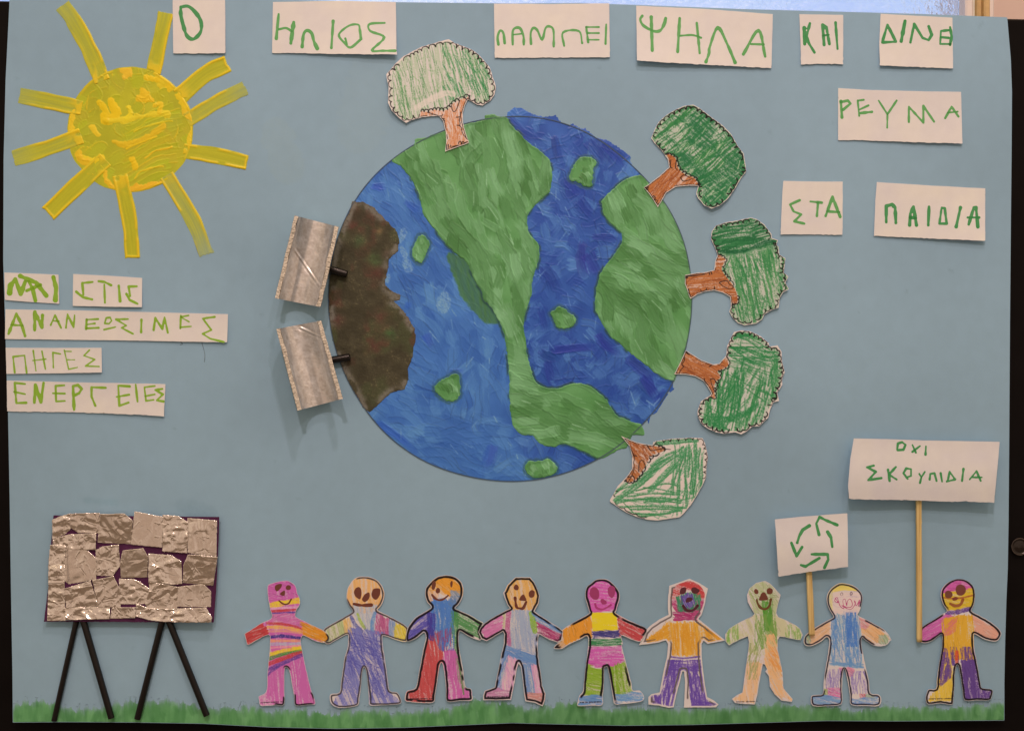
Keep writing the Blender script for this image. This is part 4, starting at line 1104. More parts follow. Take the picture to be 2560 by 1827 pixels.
for q, (k, t_) in enumerate(TREES.items()):
    P = cw(tl(k, t_['out'])); TR = tl(k, t_['trunk'])
    cv = Canvas(*bounds(P, 5), 1.0, PAP)
    s_ = sd_poly(cv.X, cv.Y, P) + 0.8 * (noise(cv.X / 8, cv.Y / 8, q) - 0.5)
    st = sd_poly(cv.X, cv.Y, smooth(TR, 3, True))
    mt = np.clip(-st, 0, 1) * (s_ < -1.5); mc = np.clip(st, 0, 1) * (s_ < -1.5)
    inn = (s_ < -3 - 2.5 * noise(cv.X / 12, cv.Y / 12, 3 + q)).astype(float)
    g = TG
    if k == 'T1':
        cv.crayon(mc * inn, (150, 158, 116), 82, 0.55, 3.0, 5, 0.62)
        cv.scribble(mc * inn, (78, 120, 68), 78, 130, 75, 0.9, 6, 6, 0.75, 0.7)
        cv.scribble(mc * inn * (cv.X > 1105), (44, 110, 56), 68, 60, 60, 1.3, 8, 8, 0.8, 0.6)
        cv.scribble(mc * inn, (120, 146, 94), 160, 60, 26, 1.1, 9, 30, 0.5, 0.7)
        cv.stroke(smooth(tl(k, [(420, 960), (600, 850), (780, 780), (870, 790)]), 5), 7, (206, 178, 156), 0.8, 0.4, 4, 0.3, mc)
    elif k == 'T2':
        cv.crayon(mc, (58, 112, 58), -42, 0.62, 3.4, 15, 0.98)
        cv.crayon(mc * sstep(0.4, 0.6, fbm(cv.X / 50, cv.Y / 50, 4)), (38, 92, 52), 40, 0.7, 3.0, 16, 0.85)
        cv.scribble(mc, (40, 98, 52), -38, 110, 44, 1.5, 17, 14, 0.85, 0.6); cv.scribble(mc, (40, 96, 52), 48, 60, 60, 1.5, 18, 10, 0.7, 0.55)
        cv.scribble(mc, (186, 178, 140), -40, 60, 20, 1.3, 19, 15, 0.7, 0.6)
    elif k == 'T3':
        up = sstep(646, 622, cv.Y + 0.16 * (cv.X - 1850) + 14 * (noise(cv.X / 6, cv.Y / 40, 3) - 0.5))
        cv.crayon(mc * up, (48, 104, 56), -12, 0.80, 3.0, 25, 0.98); cv.scribble(mc * up, (34, 86, 46), -12, 70, 50, 1.5, 26, 9, 0.75, 0.55)
        cv.crayon(mc * (1 - up), (72, 124, 68), 78, 0.56, 4.4, 27, 0.92); cv.scribble(mc * (1 - up), (48, 108, 56), 80, 85, 60, 1.7, 28, 12, 0.85, 0.6)
        cv.scribble(mc * (1 - up), (56, 112, 60), 25, 40, 40, 1.3, 29, 15, 0.6, 0.6)
        cv.stroke(smooth(tl(k, [(680, 520), (950, 520), (1200, 410), (1340, 400)]), 4), 4, (26, 78, 42), 0.85, 0.4, 5, 0.4, mc)
    elif k == 'T4':
        lo = sstep(905, 925, cv.Y); ri = sstep(1920, 1930, cv.X)
        cv.crayon(mc * inn * (1 - lo) * (1 - ri), (66, 122, 68), 8, 0.50, 5, 35, 0.9); cv.crayon(mc * inn * lo, (66, 122, 68), 108, 0.46, 5, 36, 0.9); cv.crayon(mc * inn * ri, (62, 120, 66), 88, 0.48, 5, 37, 0.9)
        cv.scribble(mc * inn * lo, (42, 108, 56), 108, 70, 66, 1.8, 38, 14, 0.9, 0.55); cv.scribble(mc * inn * (1 - lo), (42, 108, 56), 10, 48, 70, 1.8, 39, 12, 0.9, 0.55)
        cv.scribble(mc * inn * (cv.X < 1860), (42, 108, 56), 92, 40, 80, 1.6, 40, 5, 0.9, 0.5); cv.scribble(mc * inn, (44, 108, 56), 28, 30, 70, 1.6, 41, 8, 0.8, 0.5)
        for p in ([(600, 1250), (760, 1300), (1000, 1230), (1200, 1100)], [(560, 1330), (760, 1390)]):
            for o in range(5):
                cv.stroke(smooth(tl(k, p) + np.array([0, -o * 3.2]), 5), 1.9, (42, 108, 56), 0.85, 0.5, o, 0.2, mc)
    else:
        for q2, (pp, wd) in enumerate([([(1300, 350), (900, 640), (560, 850)], 22), ([(1320, 400), (700, 830), (230, 1190)], 38), ([(1300, 470), (1050, 740), (780, 1030)], 48), ([(1230, 620), (1040, 810), (870, 960)], 26), ([(1150, 430), (1000, 500), (800, 640)], 22),
                                       ([(1340, 370), (1320, 700), (1350, 1000), (1350, 1270)], 22), ([(1380, 350), (1385, 600), (1360, 800)], 44), ([(1310, 500), (1160, 880), (1140, 1090)], 14), ([(1300, 620), (1220, 880), (1210, 1100)], 18), ([(1240, 620), (1240, 1000), (1230, 1130)], 15),
                                       ([(1490, 330), (1490, 560), (1470, 900), (1440, 1060)], 44), ([(1560, 380), (1530, 600), (1560, 900), (1540, 1050)], 28), ([(1590, 560), (1590, 900), (1560, 1050)], 14), ([(1420, 760), (1470, 1150), (1520, 940)], 8), ([(1320, 800), (1330, 1000), (1290, 1180)], 12),
                                       ([(250, 1230), (700, 1170), (1250, 1230)], 12), ([(320, 1190), (900, 1150), (1260, 1190)], 24), ([(420, 1130), (800, 1080), (1240, 1090)], 20), ([(560, 1040), (1000, 930), (1200, 960)], 12), ([(300, 1290), (800, 1280), (1340, 1310)], 18), ([(480, 1330), (900, 1320), (1250, 1330)], 20),
                                       ([(560, 1400), (900, 1400), (1240, 1350)], 20), ([(600, 1440), (850, 1420), (1100, 1390)], 14), ([(700, 1200), (1000, 1200), (1230, 1150)], 30), ([(680, 990), (900, 1010), (1150, 1060)], 13), ([(870, 290), (1150, 250), (1430, 225)], 30), ([(880, 320), (1200, 290), (1520, 260)], 26),
                                       ([(230, 1080), (330, 990), (420, 920)], 30), ([(260, 1040), (400, 980), (560, 940)], 26), ([(240, 1200), (560, 1000), (800, 800)], 34), ([(370, 1230), (450, 1310), (540, 1400)], 5), ([(760, 700), (900, 600), (1080, 520)], 20), ([(1420, 420), (1440, 700), (1400, 1000)], 14), ([(620, 880), (760, 760), (900, 680)], 26)]):
            cv.stroke(smooth(tl(k, pp), 6), wd * 0.16 * 0.8 + 0.4, (78, 132, 82), 0.92, 0.72, q2, 0.25, mc * (s_ < -1.5))
            cv.stroke(smooth(tl(k, np.array(pp) + (wd * 0.3, wd * 0.2)), 6), 1.1, (40, 104, 54), 0.85, 0.4, q2 + 50, 0.3, mc * (s_ < -1.5))
    if k == 'T5':
        cv.scribble(mc * (s_ < -3), (82, 134, 86), -48, 34, 60, 1.2, 71, 18, 0.8, 0.75)
        cv.scribble(mc * (s_ < -3) * (cv.X > 1668), (62, 122, 70), 96, 26, 60, 1.6, 72, 9, 0.85, 0.7)
        cv.scribble(mc * (s_ < -3) * (cv.Y > 1225), (62, 122, 70), 2, 24, 70, 1.5, 73, 10, 0.85, 0.7)
    # trunk
    ang = {'T1': 88, 'T2': -50, 'T3': -4, 'T4': 28, 'T5': 50}[k]
    cv.crayon(mt, TBR if k != 'T1' else (196, 128, 86), ang, 0.86 if k not in ('T1', 'T5') else 0.62, 2.6, 50 + q, 0.95)
    cv.scribble(mt, TBD if k != 'T1' else (176, 96, 50), ang, 60, 26, 1.1, 60 + q, 16, 0.7, 0.5)
    # black printed line work: crown scallops, trunk sides, bark ticks
    Ps = smooth(P, 6, True)
    tan = np.roll(Ps, -1, 0) - np.roll(Ps, 1, 0); tan /= (np.linalg.norm(tan, axis=1)[:, None] + 1e-9)
    inn_p = Ps + np.stack([-tan[:, 1], tan[:, 0]], -1) * (8.6 if k != 'T5' else 6)
    on_tr = sd_poly(inn_p[:, 0], inn_p[:, 1], TR) < 1.0
    N = len(inn_p); start = int(np.argmax(on_tr)) if on_tr.any() else 0
    seq = [(start + i) % N for i in range(N)]
    run = []
    runs = []
    for i in seq + [seq[0]]:
        if not on_tr[i]:
            run.append(inn_p[i])
        elif run:
            runs.append(np.array(run)); run = []
    if run: runs.append(np.array(run))
    msk = (s_ < -0.6).astype(float)
    for rn in runs:
        if len(rn) > 6:
            if k == 'T5':
                h_ = len(rn)
                scallops(cv, rn[int(h_ * .10):int(h_ * .42)], 15, 6, 1.0, msk, q)
                scallops(cv, rn[int(h_ * .66):int(h_ * .95)], 24, 5, 0.9, msk, q)
            else:
                scallops(cv, rn, 14.5, 6.6, 1.35, msk, q)
    TRs = smooth(TR, 5, True)
    tt_ = np.roll(TRs, -1, 0) - np.roll(TRs, 1, 0); tt_ /= (np.linalg.norm(tt_, axis=1)[:, None] + 1e-9)
    inside = sd_poly(TRs[:, 0], TRs[:, 1], P) < -2
    run = []
    for i in list(range(len(TRs))) + [0]:
        if inside[i]:
            run.append(TRs[i])
        elif run:
            if len(run) > 4: scallops(cv, np.array(run), 11, 4.6, 1.3, msk, q + 9)
            run = []
    if len(run) > 4: scallops(cv, np.array(run), 11, 4.6, 1.3, msk, q + 9)
    bark = (np.abs(s_ + 2.6) < 0.95) * np.clip(-st - 1, 0, 1) * sstep(0.25, 0.4, noise(cv.X / 9, cv.Y / 9, q + 6))
    cv.mix(bark * 0.9, BLK)
    ticks = {'T1': [[(730, 1100), (765, 1105)], [(735, 1125), (770, 1130)], [(915, 1085), (960, 1080)], [(925, 1185), (965, 1190)], [(785, 1420), (800, 1480)], [(815, 1430), (822, 1475)], [(845, 1440), (850, 1475)], [(865, 1455), (940, 1440)], [(945, 1420), (955, 1390), (975, 1395), (980, 1425)], [(985, 1420), (1000, 1390), (1020, 1410), (1050, 1395), (1075, 1405)], [(550, 1020), (640, 1050), (720, 1070), (745, 1050)], [(960, 870), (930, 960), (900, 1010), (870, 1000), (855, 930)], [(970, 1020), (965, 1090), (955, 1120), (965, 1160), (960, 1190), (985, 1220), (985, 1250), (1010, 1310), (1065, 1370)]],
             'T2': [[(120, 885), (160, 880)], [(122, 895), (158, 892)], [(125, 905), (155, 905)], [(195, 985), (210, 965), (225, 990), (215, 1005), (245, 1010), (240, 1040), (265, 1050)], [(470, 790), (500, 825), (590, 800)], [(470, 790), (500, 765), (560, 790)], [(375, 620), (370, 680), (390, 700)], [(430, 620), (420, 690), (440, 720)]],
             'T3': [[(255, 812), (310, 812), (450, 800), (560, 760)], [(250, 825), (285, 825)], [(250, 838), (280, 838)], [(290, 965), (300, 1000), (285, 1015), (310, 1030), (300, 1055)], [(540, 770), (545, 795)], [(565, 765), (570, 790)], [(660, 890), (720, 870), (760, 875), (780, 910), (830, 940), (790, 970), (700, 930), (660, 890)], [(440, 980), (450, 1000), (500, 980), (510, 960)], [(600, 940), (605, 970)]],
             'T4': [[(260, 470), (255, 520), (225, 560), (250, 590), (215, 630), (190, 680)], [(270, 400), (300, 430)], [(285, 395), (320, 440)], [(575, 590), (600, 575)], [(590, 750), (630, 745), (670, 800), (690, 860), (640, 890), (610, 830), (590, 750)], [(510, 740), (520, 790), (560, 820)]],
             'T5': [[(460, 340), (500, 430), (540, 520), (525, 600), (535, 680), (500, 800), (440, 900)], [(725, 315), (800, 410), (950, 385), (1100, 395)], [(605, 740), (610, 620), (650, 560), (690, 600), (720, 680)], [(770, 500), (850, 500), (930, 460)], [(440, 830), (520, 810), (540, 880)], [(540, 490), (575, 495)]]}[k]
    for tk in ticks:
        cv.stroke(smooth(tl(k, tk), 4), 0.95, BLK, 0.92, 0, 1, 0.2, msk)
    c0 = P.mean(0)
    lf = {'T1': lambda x, y: 0.0007 + 0.0036 * np.clip((1090 - x) / 130, 0, 1) ** 2 * np.clip((y - 120) / 160, 0, 1),
          'T2': lambda x, y: 0.0007 + 0.0030 * np.clip((y - 420) / 110, 0, 1) ** 2 * np.clip((x - 1700) / 80, 0, 1),
          'T3': lambda x, y: 0.0007 + 0.0014 * np.clip((x - 1800) / 160, 0, 1) ** 2,
          'T4': lambda x, y: 0.0007 + 0.0018 * np.clip((y - 940) / 140, 0, 1) ** 2,
          'T5': lambda x, y: 0.0007 + 0.0012 * np.clip((x - 1650) / 110, 0, 1) ** 2}[k]
    r0 = root('paper_tree', c0[0], c0[1], t_['label'], 'paper tree', 'paper trees standing around the globe')
    sheet('crown', cv, np.maximum(s_, -st), M_PAPER, r0, 0.0007, lf, 0.00025, back=True, edge_col=(216, 190, 172))
    sheet('trunk', cv, np.maximum(s_, st), M_PAPER, r0, 0.0007, lf, 0.00025, back=True, edge_col=(216, 190, 172))

# ------------------------------------------------------------------ half tubes with straw supports on the left of the globe


def half_tube(label, TL, TR_, BR, BL, stub, seam, seed, dull):
    TL, TR_, BR, BL = [tl('F', [p])[0] for p in (TL, TR_, BR, BL)]
    c0 = (TL + TR_ + BR + BL) / 4
    ax = ((BL + BR) - (TL + TR_)) / 2; L = np.hypot(*ax); ax /= L
    cr_ = ((TR_ + BR) - (TL + BL)) / 2; W = np.hypot(*cr_); cr_ /= W
    r0 = root('half_tube', c0[0], c0[1], label, 'cardboard tube', 'silvery half tubes propped on straws beside the globe')
    Ro = W / 2; wall = 10.0; Ri = Ro - wall
    base_h = 0.0062; depth = 0.020
    na, nl = 56, 90
    V = []; C = []
    th0 = math.pi * 0.5
    A = np.linspace(-1, 1, na); Ls = np.linspace(0, 1, nl)
    aa, ll = np.meshgrid(A, Ls)

    def pt(a, l, R, jit=0.0):
        u = np.sin(a * th0) * R; hh = base_h + depth * (1 - np.cos(a * th0) * (R / Ro)) 
        # ends follow the slanted cuts
        top = TL + (TR_ - TL) * ((u / Ro + 1) / 2)[..., None]; bot = BL + (BR - BL) * ((u / Ro + 1) / 2)[..., None]
        p = top + (bot - top) * l[..., None]
        return p, hh
    rag = 0.0005 * (noise(ll * 60, aa * 0, seed) - 0.5) + 0.0006 * (noise(ll * 12, aa * 0, seed + 1) - 0.5)
    pin, hin = pt(aa, ll, np.full(aa.shape, Ri)); pout, hout = pt(aa, ll, np.full(aa.shape, Ro))
    g = fbm(ll * 16, aa * 9, seed + 2); g2 = noise(ll * 90, aa * 26, seed + 3)
    hin = hin - 0.0004 * (g - 0.5) - 0.00022 * (g2 - .5)
    # spiral seam groove
    sa, sb = seam
    sp = np.array([tl('F', [sa])[0], tl('F', [sb])[0]])
    d, _, t_, L_ = seg_field(pin[..., 0], pin[..., 1], sp)
    hin = hin + 0.0007 * np.exp(-(d / 2.2) ** 2) - 0.0005 * np.exp(-((d - 4) / 2) ** 2)
    endw = np.clip(1 - np.minimum(np.abs(aa - 1), np.abs(aa + 1)) * 6, 0, 1)
    hin = hin + rag * endw; hout = hout + rag * endw
    col = np.array((196, 168, 146)) + (g[..., None] - 0.5) * np.array((36, 36, 38)) + (g2[..., None] - .5) * 18
    stripe = sstep(0.45, 0.6, noise(aa * 5 + 3, ll * 1.2, seed + 5))
    col = col * (1 - 0.20 * stripe[..., None] * np.array((1.0, 0.9, 0.8)) * dull)
    Vin = place(pin[..., 0], pin[..., 1], hin).reshape(-1, 3); Vout = place(pout[..., 0], pout[..., 1], hout).reshape(-1, 3)
    n = na * nl; idx = np.arange(n).reshape(nl, na)
    qi = np.stack([idx[:-1, :-1], idx[1:, :-1], idx[1:, 1:], idx[:-1, 1:]], -1).reshape(-1, 4)
    mesh_obj('lining', Vin, qi, M_SILVER, r0, None, alb(np.clip(col, 0, 255)).reshape(-1, 3))
    # cardboard body: outside skin, torn long edges (with a fibrous lip) and cut ends
    Vs = [Vout]; Cs = [np.tile(alb((176, 140, 108)), (n, 1))]; Fs = [qi[:, ::-1]]; off = n
    ne = 170; l1 = np.linspace(0, 1, ne)
    for sgn in (-1, 1):
        rows = 6; rr_ = np.linspace(Ri, Ro, rows)
        ring = []; cols = []
        for k_, R in enumerate(rr_):
            R2 = R + (3.4 * (noise(l1 * 11, l1 * 0, seed + sgn) - 0.5) + 1.1 * (noise(l1 * 130, l1 * 0, seed + 4 + sgn) - .5)) * (1.0 if k_ == 0 else (0.35 if k_ == rows - 1 else 0.2))
            p, hh = pt(np.full(ne, float(sgn)), l1, R2)
            hh = base_h + depth + 0.0004 + 0.0012 * (noise(l1 * 90, l1 * 0 + k_ * 0.9, seed + 6) - 0.5) + 0.0006 * (noise(l1 * 19, l1 * 0, seed + 8) - .5)
            ring.append(place(p[:, 0], p[:, 1], hh))
            z = noise(l1 * 85, l1 * 0 + k_ * 0.8, seed + 11)
            cols.append(np.array((186, 156, 126)) * (0.78 + 0.30 * z[:, None]) + 6)
        low, _ = pt(np.full(ne, float(sgn)), l1, np.full(ne, Ro)); ring.append(place(low[:, 0], low[:, 1], base_h + depth * 0.86 + 0 * l1)); cols.append(cols[-1])
        lowi, _ = pt(np.full(ne, float(sgn)), l1, np.full(ne, Ri)); ring.insert(0, place(lowi[:, 0], lowi[:, 1], base_h + depth * 0.86 + 0 * l1)); cols.insert(0, cols[0])
        m = len(ring); Vs.append(np.vstack(ring)); Cs.append(alb(np.clip(np.vstack(cols), 0, 255)))
        id2 = np.arange(m * ne).reshape(m, ne) + off
        f = np.stack([id2[:-1, :-1], id2[:-1, 1:], id2[1:, 1:], id2[1:, :-1]], -1).reshape(-1, 4)
        Fs.append(f if sgn < 0 else f[:, ::-1]); off += m * ne
    for l_ in (0, nl - 1):
        Vs += [Vin[idx[l_]], Vout[idx[l_]]]; Cs.append(np.tile(alb((198, 156, 116)), (2 * na, 1)))
        i1 = np.arange(na) + off; i2 = i1 + na
        f = np.stack([i1[:-1], i1[1:], i2[1:], i2[:-1]], -1)
        Fs.append(f); off += 2 * na
    mesh_obj('shell', np.vstack(Vs), np.vstack(Fs), M_CARDBOARD, r0, None, np.vstack(Cs))
    s0, s1 = [tl('F', [p])[0] for p in stub]
    tube('straw', s0, s1, 9.3, M_STRAW, r0, 9.3 * S + 0.0006, 0.8)


half_tube('silvery half tube tilted right, the upper of the two on the left of the globe', (222, 113), (543, 196), (410, 776), (80, 712), ((330, 460), (600, 539)), ((205, 335), (402, 622)), 3, 1.0)
half_tube('brighter silvery half tube tilted left, lower of the two beside the globe', (90, 935), (415, 874), (572, 1440), (242, 1526), ((380, 1180), (622, 1138)), ((265, 925), (432, 1003)), 9, 0.5)

# ------------------------------------------------------------------ foil covered panel on straw legs
pn = root('foil_panel', 330, 1420, 'purple card panel patched with crumpled foil squares on four black straw legs', 'solar panel model')
PUR = np.array((66, 26, 46))
P = tl('Q', [(160, 130), (1140, 140), (2125, 150), (2118, 420), (2105, 700), (2090, 1000), (2060, 1400), (1300, 1395), (700, 1392), (45, 1390), (70, 1200), (95, 1000), (120, 600)])
c, s_ = paper_canvas(P, 77, 2.0, PUR, 0.6)
lf_p = lambda x, y: 0.0052 + 0.0016 * np.clip((y - 1480) / 70, 0, 1) ** 2
sheet('backing_card', c, s_, M_CARD, pn, 0.0, lf_p, 0.0004, back=True, edge_col=(78, 34, 54))
FO = [[(145, 180), (290, 125), (350, 112), (362, 300), (290, 360), (145, 420)], [(355, 110), (710, 100), (690, 345), (450, 340), (360, 280)],
      [(715, 115), (1000, 108), (1100, 190), (1085, 470), (680, 455), (700, 250)], [(1120, 85), (1455, 150), (1445, 515), (1080, 475)],
      [(1455, 125), (1640, 140), (1755, 215), (1740, 580), (1450, 560)], [(1746, 163), (2100, 190), (2090, 615), (1750, 575)],
      [(150, 420), (340, 355), (665, 350), (660, 540), (400, 540), (150, 490)], [(120, 480), (300, 490), (290, 940), (95, 940), (100, 700)],
      [(290, 500), (560, 545), (668, 640), (668, 890), (340, 945), (285, 900)], [(660, 540), (740, 500), (935, 475), (945, 740), (865, 850), (670, 845)],
      [(980, 545), (1225, 518), (1280, 620), (1270, 865), (960, 870), (948, 700)], [(1285, 585), (1550, 600), (1675, 670), (1685, 940), (1560, 955), (1285, 910)],
      [(1750, 595), (1900, 600), (2105, 625), (2055, 965), (1690, 930), (1700, 720)], [(100, 930), (288, 940), (303, 1380), (85, 1380)],
      [(285, 1000), (600, 905), (690, 1205), (310, 1230)], [(620, 900), (870, 850), (945, 1000), (955, 1218), (690, 1225)],
      [(935, 880), (1105, 885), (1180, 920), (1300, 1000), (1250, 1180), (955, 1185)], [(1285, 910), (1640, 980), (1625, 1245), (1290, 1235), (1240, 1180), (1298, 1000)],
      [(1640, 975), (1940, 945), (2030, 1030), (2025, 1215), (1620, 1215)], [(300, 1225), (690, 1215), (830, 1215), (825, 1360), (300, 1372)],
      [(850, 1220), (1135, 1220), (1125, 1350), (830, 1355)], [(1140, 1178), (1290, 1230), (1605, 1240), (1500, 1395), (1300, 1375), (1130, 1330)],
      [(1550, 1235), (1970, 1225), (2040, 1340), (2030, 1400), (1700, 1402), (1500, 1390)]]
CRUMPLE = [1.55 * v_ if v_ > 0.5 else v_ for v_ in [1.3, 0.7, 0.8, 0.28, 1.1, 0.6, 1.4, 1.5, 0.4, 1.1, 0.32, 1.1, 0.9, 1.3, 1.1, 1.0, 1.1, 1.0, 0.35, 1.3, 0.9, 1.4, 1.4]]
for q, p in enumerate(FO):
    Pq = tl('Q', p); rg_ = np.random.RandomState(50 + q)
    cv = Canvas(*bounds(Pq, 4), 1.15, (200, 170, 140))
    X, Y = cv.X, cv.Y; A_ = CRUMPLE[q]
    h = np.zeros(X.shape)
    wx_ = 12 * (fbm(X / 26, Y / 26, q) - 0.5); wy_ = 12 * (fbm(X / 26, Y / 26, q + 40) - 0.5)
    for o in range(5):                     # soft facets meeting in edges
        a = rg_.uniform(0, np.pi); lam = rg_.uniform(16, 46)
        u = ((X + wx_) * math.cos(a) + (Y + wy_) * math.sin(a)) / lam + rg_.uniform(0, 1) + 0.9 * noise(X / 40, Y / 40, q * 9 + o)
        tri = np.abs((u % 1.0) - 0.5) * 2
        h += A_ * lam * 0.030 * (0.6 * tri + 0.4 * sstep(0, 1, tri)) * sstep(0.3, 0.75, noise(X / 28, Y / 28, q * 7 + o))
    for o in range(int(8 + 22 * A_)):     # fine sharp creases
        a = rg_.uniform(0, np.pi); c_ = np.array([rg_.uniform(X.min(), X.max()), rg_.uniform(Y.min(), Y.max())])
        l = rg_.uniform(8, 38); d_ = np.array([math.cos(a), math.sin(a)]) * l / 2
        d, sd, t_, L_ = seg_field(X + wx_, Y + wy_, np.array([c_ - d_, c_ + d_]))
        wdt = rg_.uniform(1.6, 3.4)
        h += rg_.choice([-1, 1, 1]) * rg_.uniform(0.3, 0.9) * np.clip(1 - d / wdt, 0, 1) * (1 - t_ / max(L_, 1) * 0.6)
    h += 0.10 * A_ * np.abs(fbm(X / 9, Y / 9, q + 200) - 0.5) * 10 * sstep(0.55, 0.75, fbm(X / 30, Y / 30, q + 210))
    tx, ty = rg_.normal(0, 0.10, 2)
    h += (X - X.mean()) * tx * 0.6 + (Y - Y.mean()) * ty * 0.6 + 0.9 * (fbm(X / 42, Y / 42, q + 90) - 0.5) * 2
    s_ = sd_poly(X, Y, Pq) + 1.0 * (noise(X / 5, Y / 5, q) - 0.5) - 0.3
    cv.h = 0.00036 * (h - h.min()) + 0.00005
    sheet('foil_square', cv, s_, M_FOIL, pn, 0.00045 + 0.00012 * (q % 4), lf_p, 0.00003)
for a, b, r_ in (((527, 868), (374, 1552), 19), ((576, 858), (771, 1533), 22), ((1120, 868), (950, 1538), 22), ((1168, 862), (1430, 1515), 22)):
    a_, b_ = tl('G', [a])[0], tl('G', [b])[0]
    d_ = (b_ - a_) / np.hypot(*(b_ - a_))
    tube('leg', a_ - d_ * 1, b_, r_ * 0.3615, M_STRAW, pn, r_ * 0.3615 * S + 0.0004, 0.8)

# ------------------------------------------------------------------ row of paper dolls
PK = (184, 84, 134); RD = (178, 56, 52); OR = (208, 128, 34); YL = (222, 180, 34); NV = (62, 52, 116); PU = (92, 58, 118); GN = (74, 122, 62)
BL = (84, 120, 162); LG = (128, 152, 42); BRN = (88, 36, 22); PE = (214, 158, 112); GY = (140, 142, 152); WI = (142, 52, 84); LB_ = (124, 146, 172); LP = (206, 148, 156)
DP = np.array((196, 170, 157))
DOLLS = []


def doll(k, out, label, z, paint, feats, line, seed):
    DOLLS.append((k, out, label, z, paint, feats, line, seed))


doll('P1', [(305, 190), (350, 165), (440, 140), (520, 135), (590, 170), (615, 210), (630, 280), (655, 330), (655, 400), (620, 450), (612, 490), (612, 530), (690, 572), (830, 640), (920, 685), (975, 740), (970, 790), (920, 815), (830, 797), (760, 765), (690, 735), (665, 790), (672, 850), (690, 930), (712, 1040), (738, 1160), (780, 1330), (802, 1380), (820, 1440), (820, 1490), (740, 1494), (610, 1502), (595, 1400), (570, 1280), (550, 1160), (528, 1098), (500, 1085), (488, 1130), (486, 1300), (485, 1490), (400, 1497), (290, 1505), (225, 1502), (210, 1440), (210, 1400), (275, 1368), (298, 1300), (300, 1180), (312, 1040), (325, 900), (330, 800), (325, 735), (270, 740), (180, 790), (95, 835), (75, 820), (55, 740), (58, 710), (130, 668), (230, 600), (330, 558), (350, 530), (345, 490), (328, 440), (322, 400), (305, 300)],
     'pink headed paper doll with rainbow striped body and pink legs, first in the row', 0.0010,
     [('c', [(200, 100), (900, 100), (900, 1550), (150, 1550), (150, 1000), (300, 800), (200, 600)], PK, 85, 0.86, 3), ('c', [(280, 120), (660, 120), (660, 340), (300, 370)], PK, 8, 0.9, 3),
      ('s', [(335, 405), (480, 380), (650, 350)], 30, YL), ('s', [(350, 440), (640, 425)], 12, LP), ('s', [(350, 470), (620, 455)], 14, RD), ('s', [(350, 495), (620, 482)], 9, NV),
      ('c', [(340, 505), (620, 495), (720, 590), (680, 660), (300, 600)], (190, 100, 136), -14, 0.75, 3), ('s', [(300, 600), (500, 615), (690, 668)], 15, RD), ('s', [(300, 645), (500, 650), (690, 695)], 19, (218, 152, 70)), ('s', [(300, 690), (500, 690), (670, 715)], 13, (204, 130, 104)), ('s', [(290, 715), (500, 712), (680, 735)], 12, PK),
      ('s', [(335, 752), (490, 742), (655, 768)], 19, (54, 46, 104)), ('s', [(335, 795), (650, 792)], 14, (214, 136, 92)), ('s', [(335, 830), (660, 825)], 18, (166, 158, 164)), ('s', [(330, 870), (660, 850)], 12, (214, 134, 130)),
      ('s', [(325, 945), (480, 905), (690, 872)], 24, YL), ('s', [(318, 990), (480, 938), (690, 900)], 19, (64, 122, 50)), ('s', [(310, 1050), (480, 985), (690, 920)], 24, RD), ('s', [(310, 1110), (480, 1035), (690, 945)], 20, PU), ('s', [(305, 1170), (340, 1130), (420, 1080)], 13, PU),
      ('c', [(40, 600), (250, 600), (310, 690), (290, 760), (60, 860)], RD, -25, 0.93, 3), ('c', [(670, 580), (1000, 700), (990, 830), (690, 740)], OR, 22, 0.93, 3),
      ('d', [(225, 1472), (465, 1462)], 9)],
     [('eye', -1, [(385, 190), (455, 170), (450, 215), (400, 252)]), ('eye', -1, [(505, 200), (530, 183), (558, 200), (555, 228), (525, 238), (505, 225)]), ('nose', -1, [(442, 272), (490, 242), (493, 290), (470, 300), (445, 290)]), ('mouth', 10, [(428, 355), (480, 392), (530, 385), (562, 338)])],
     (0.4, 4.6, 0.36, (28, 22, 24)), 1)
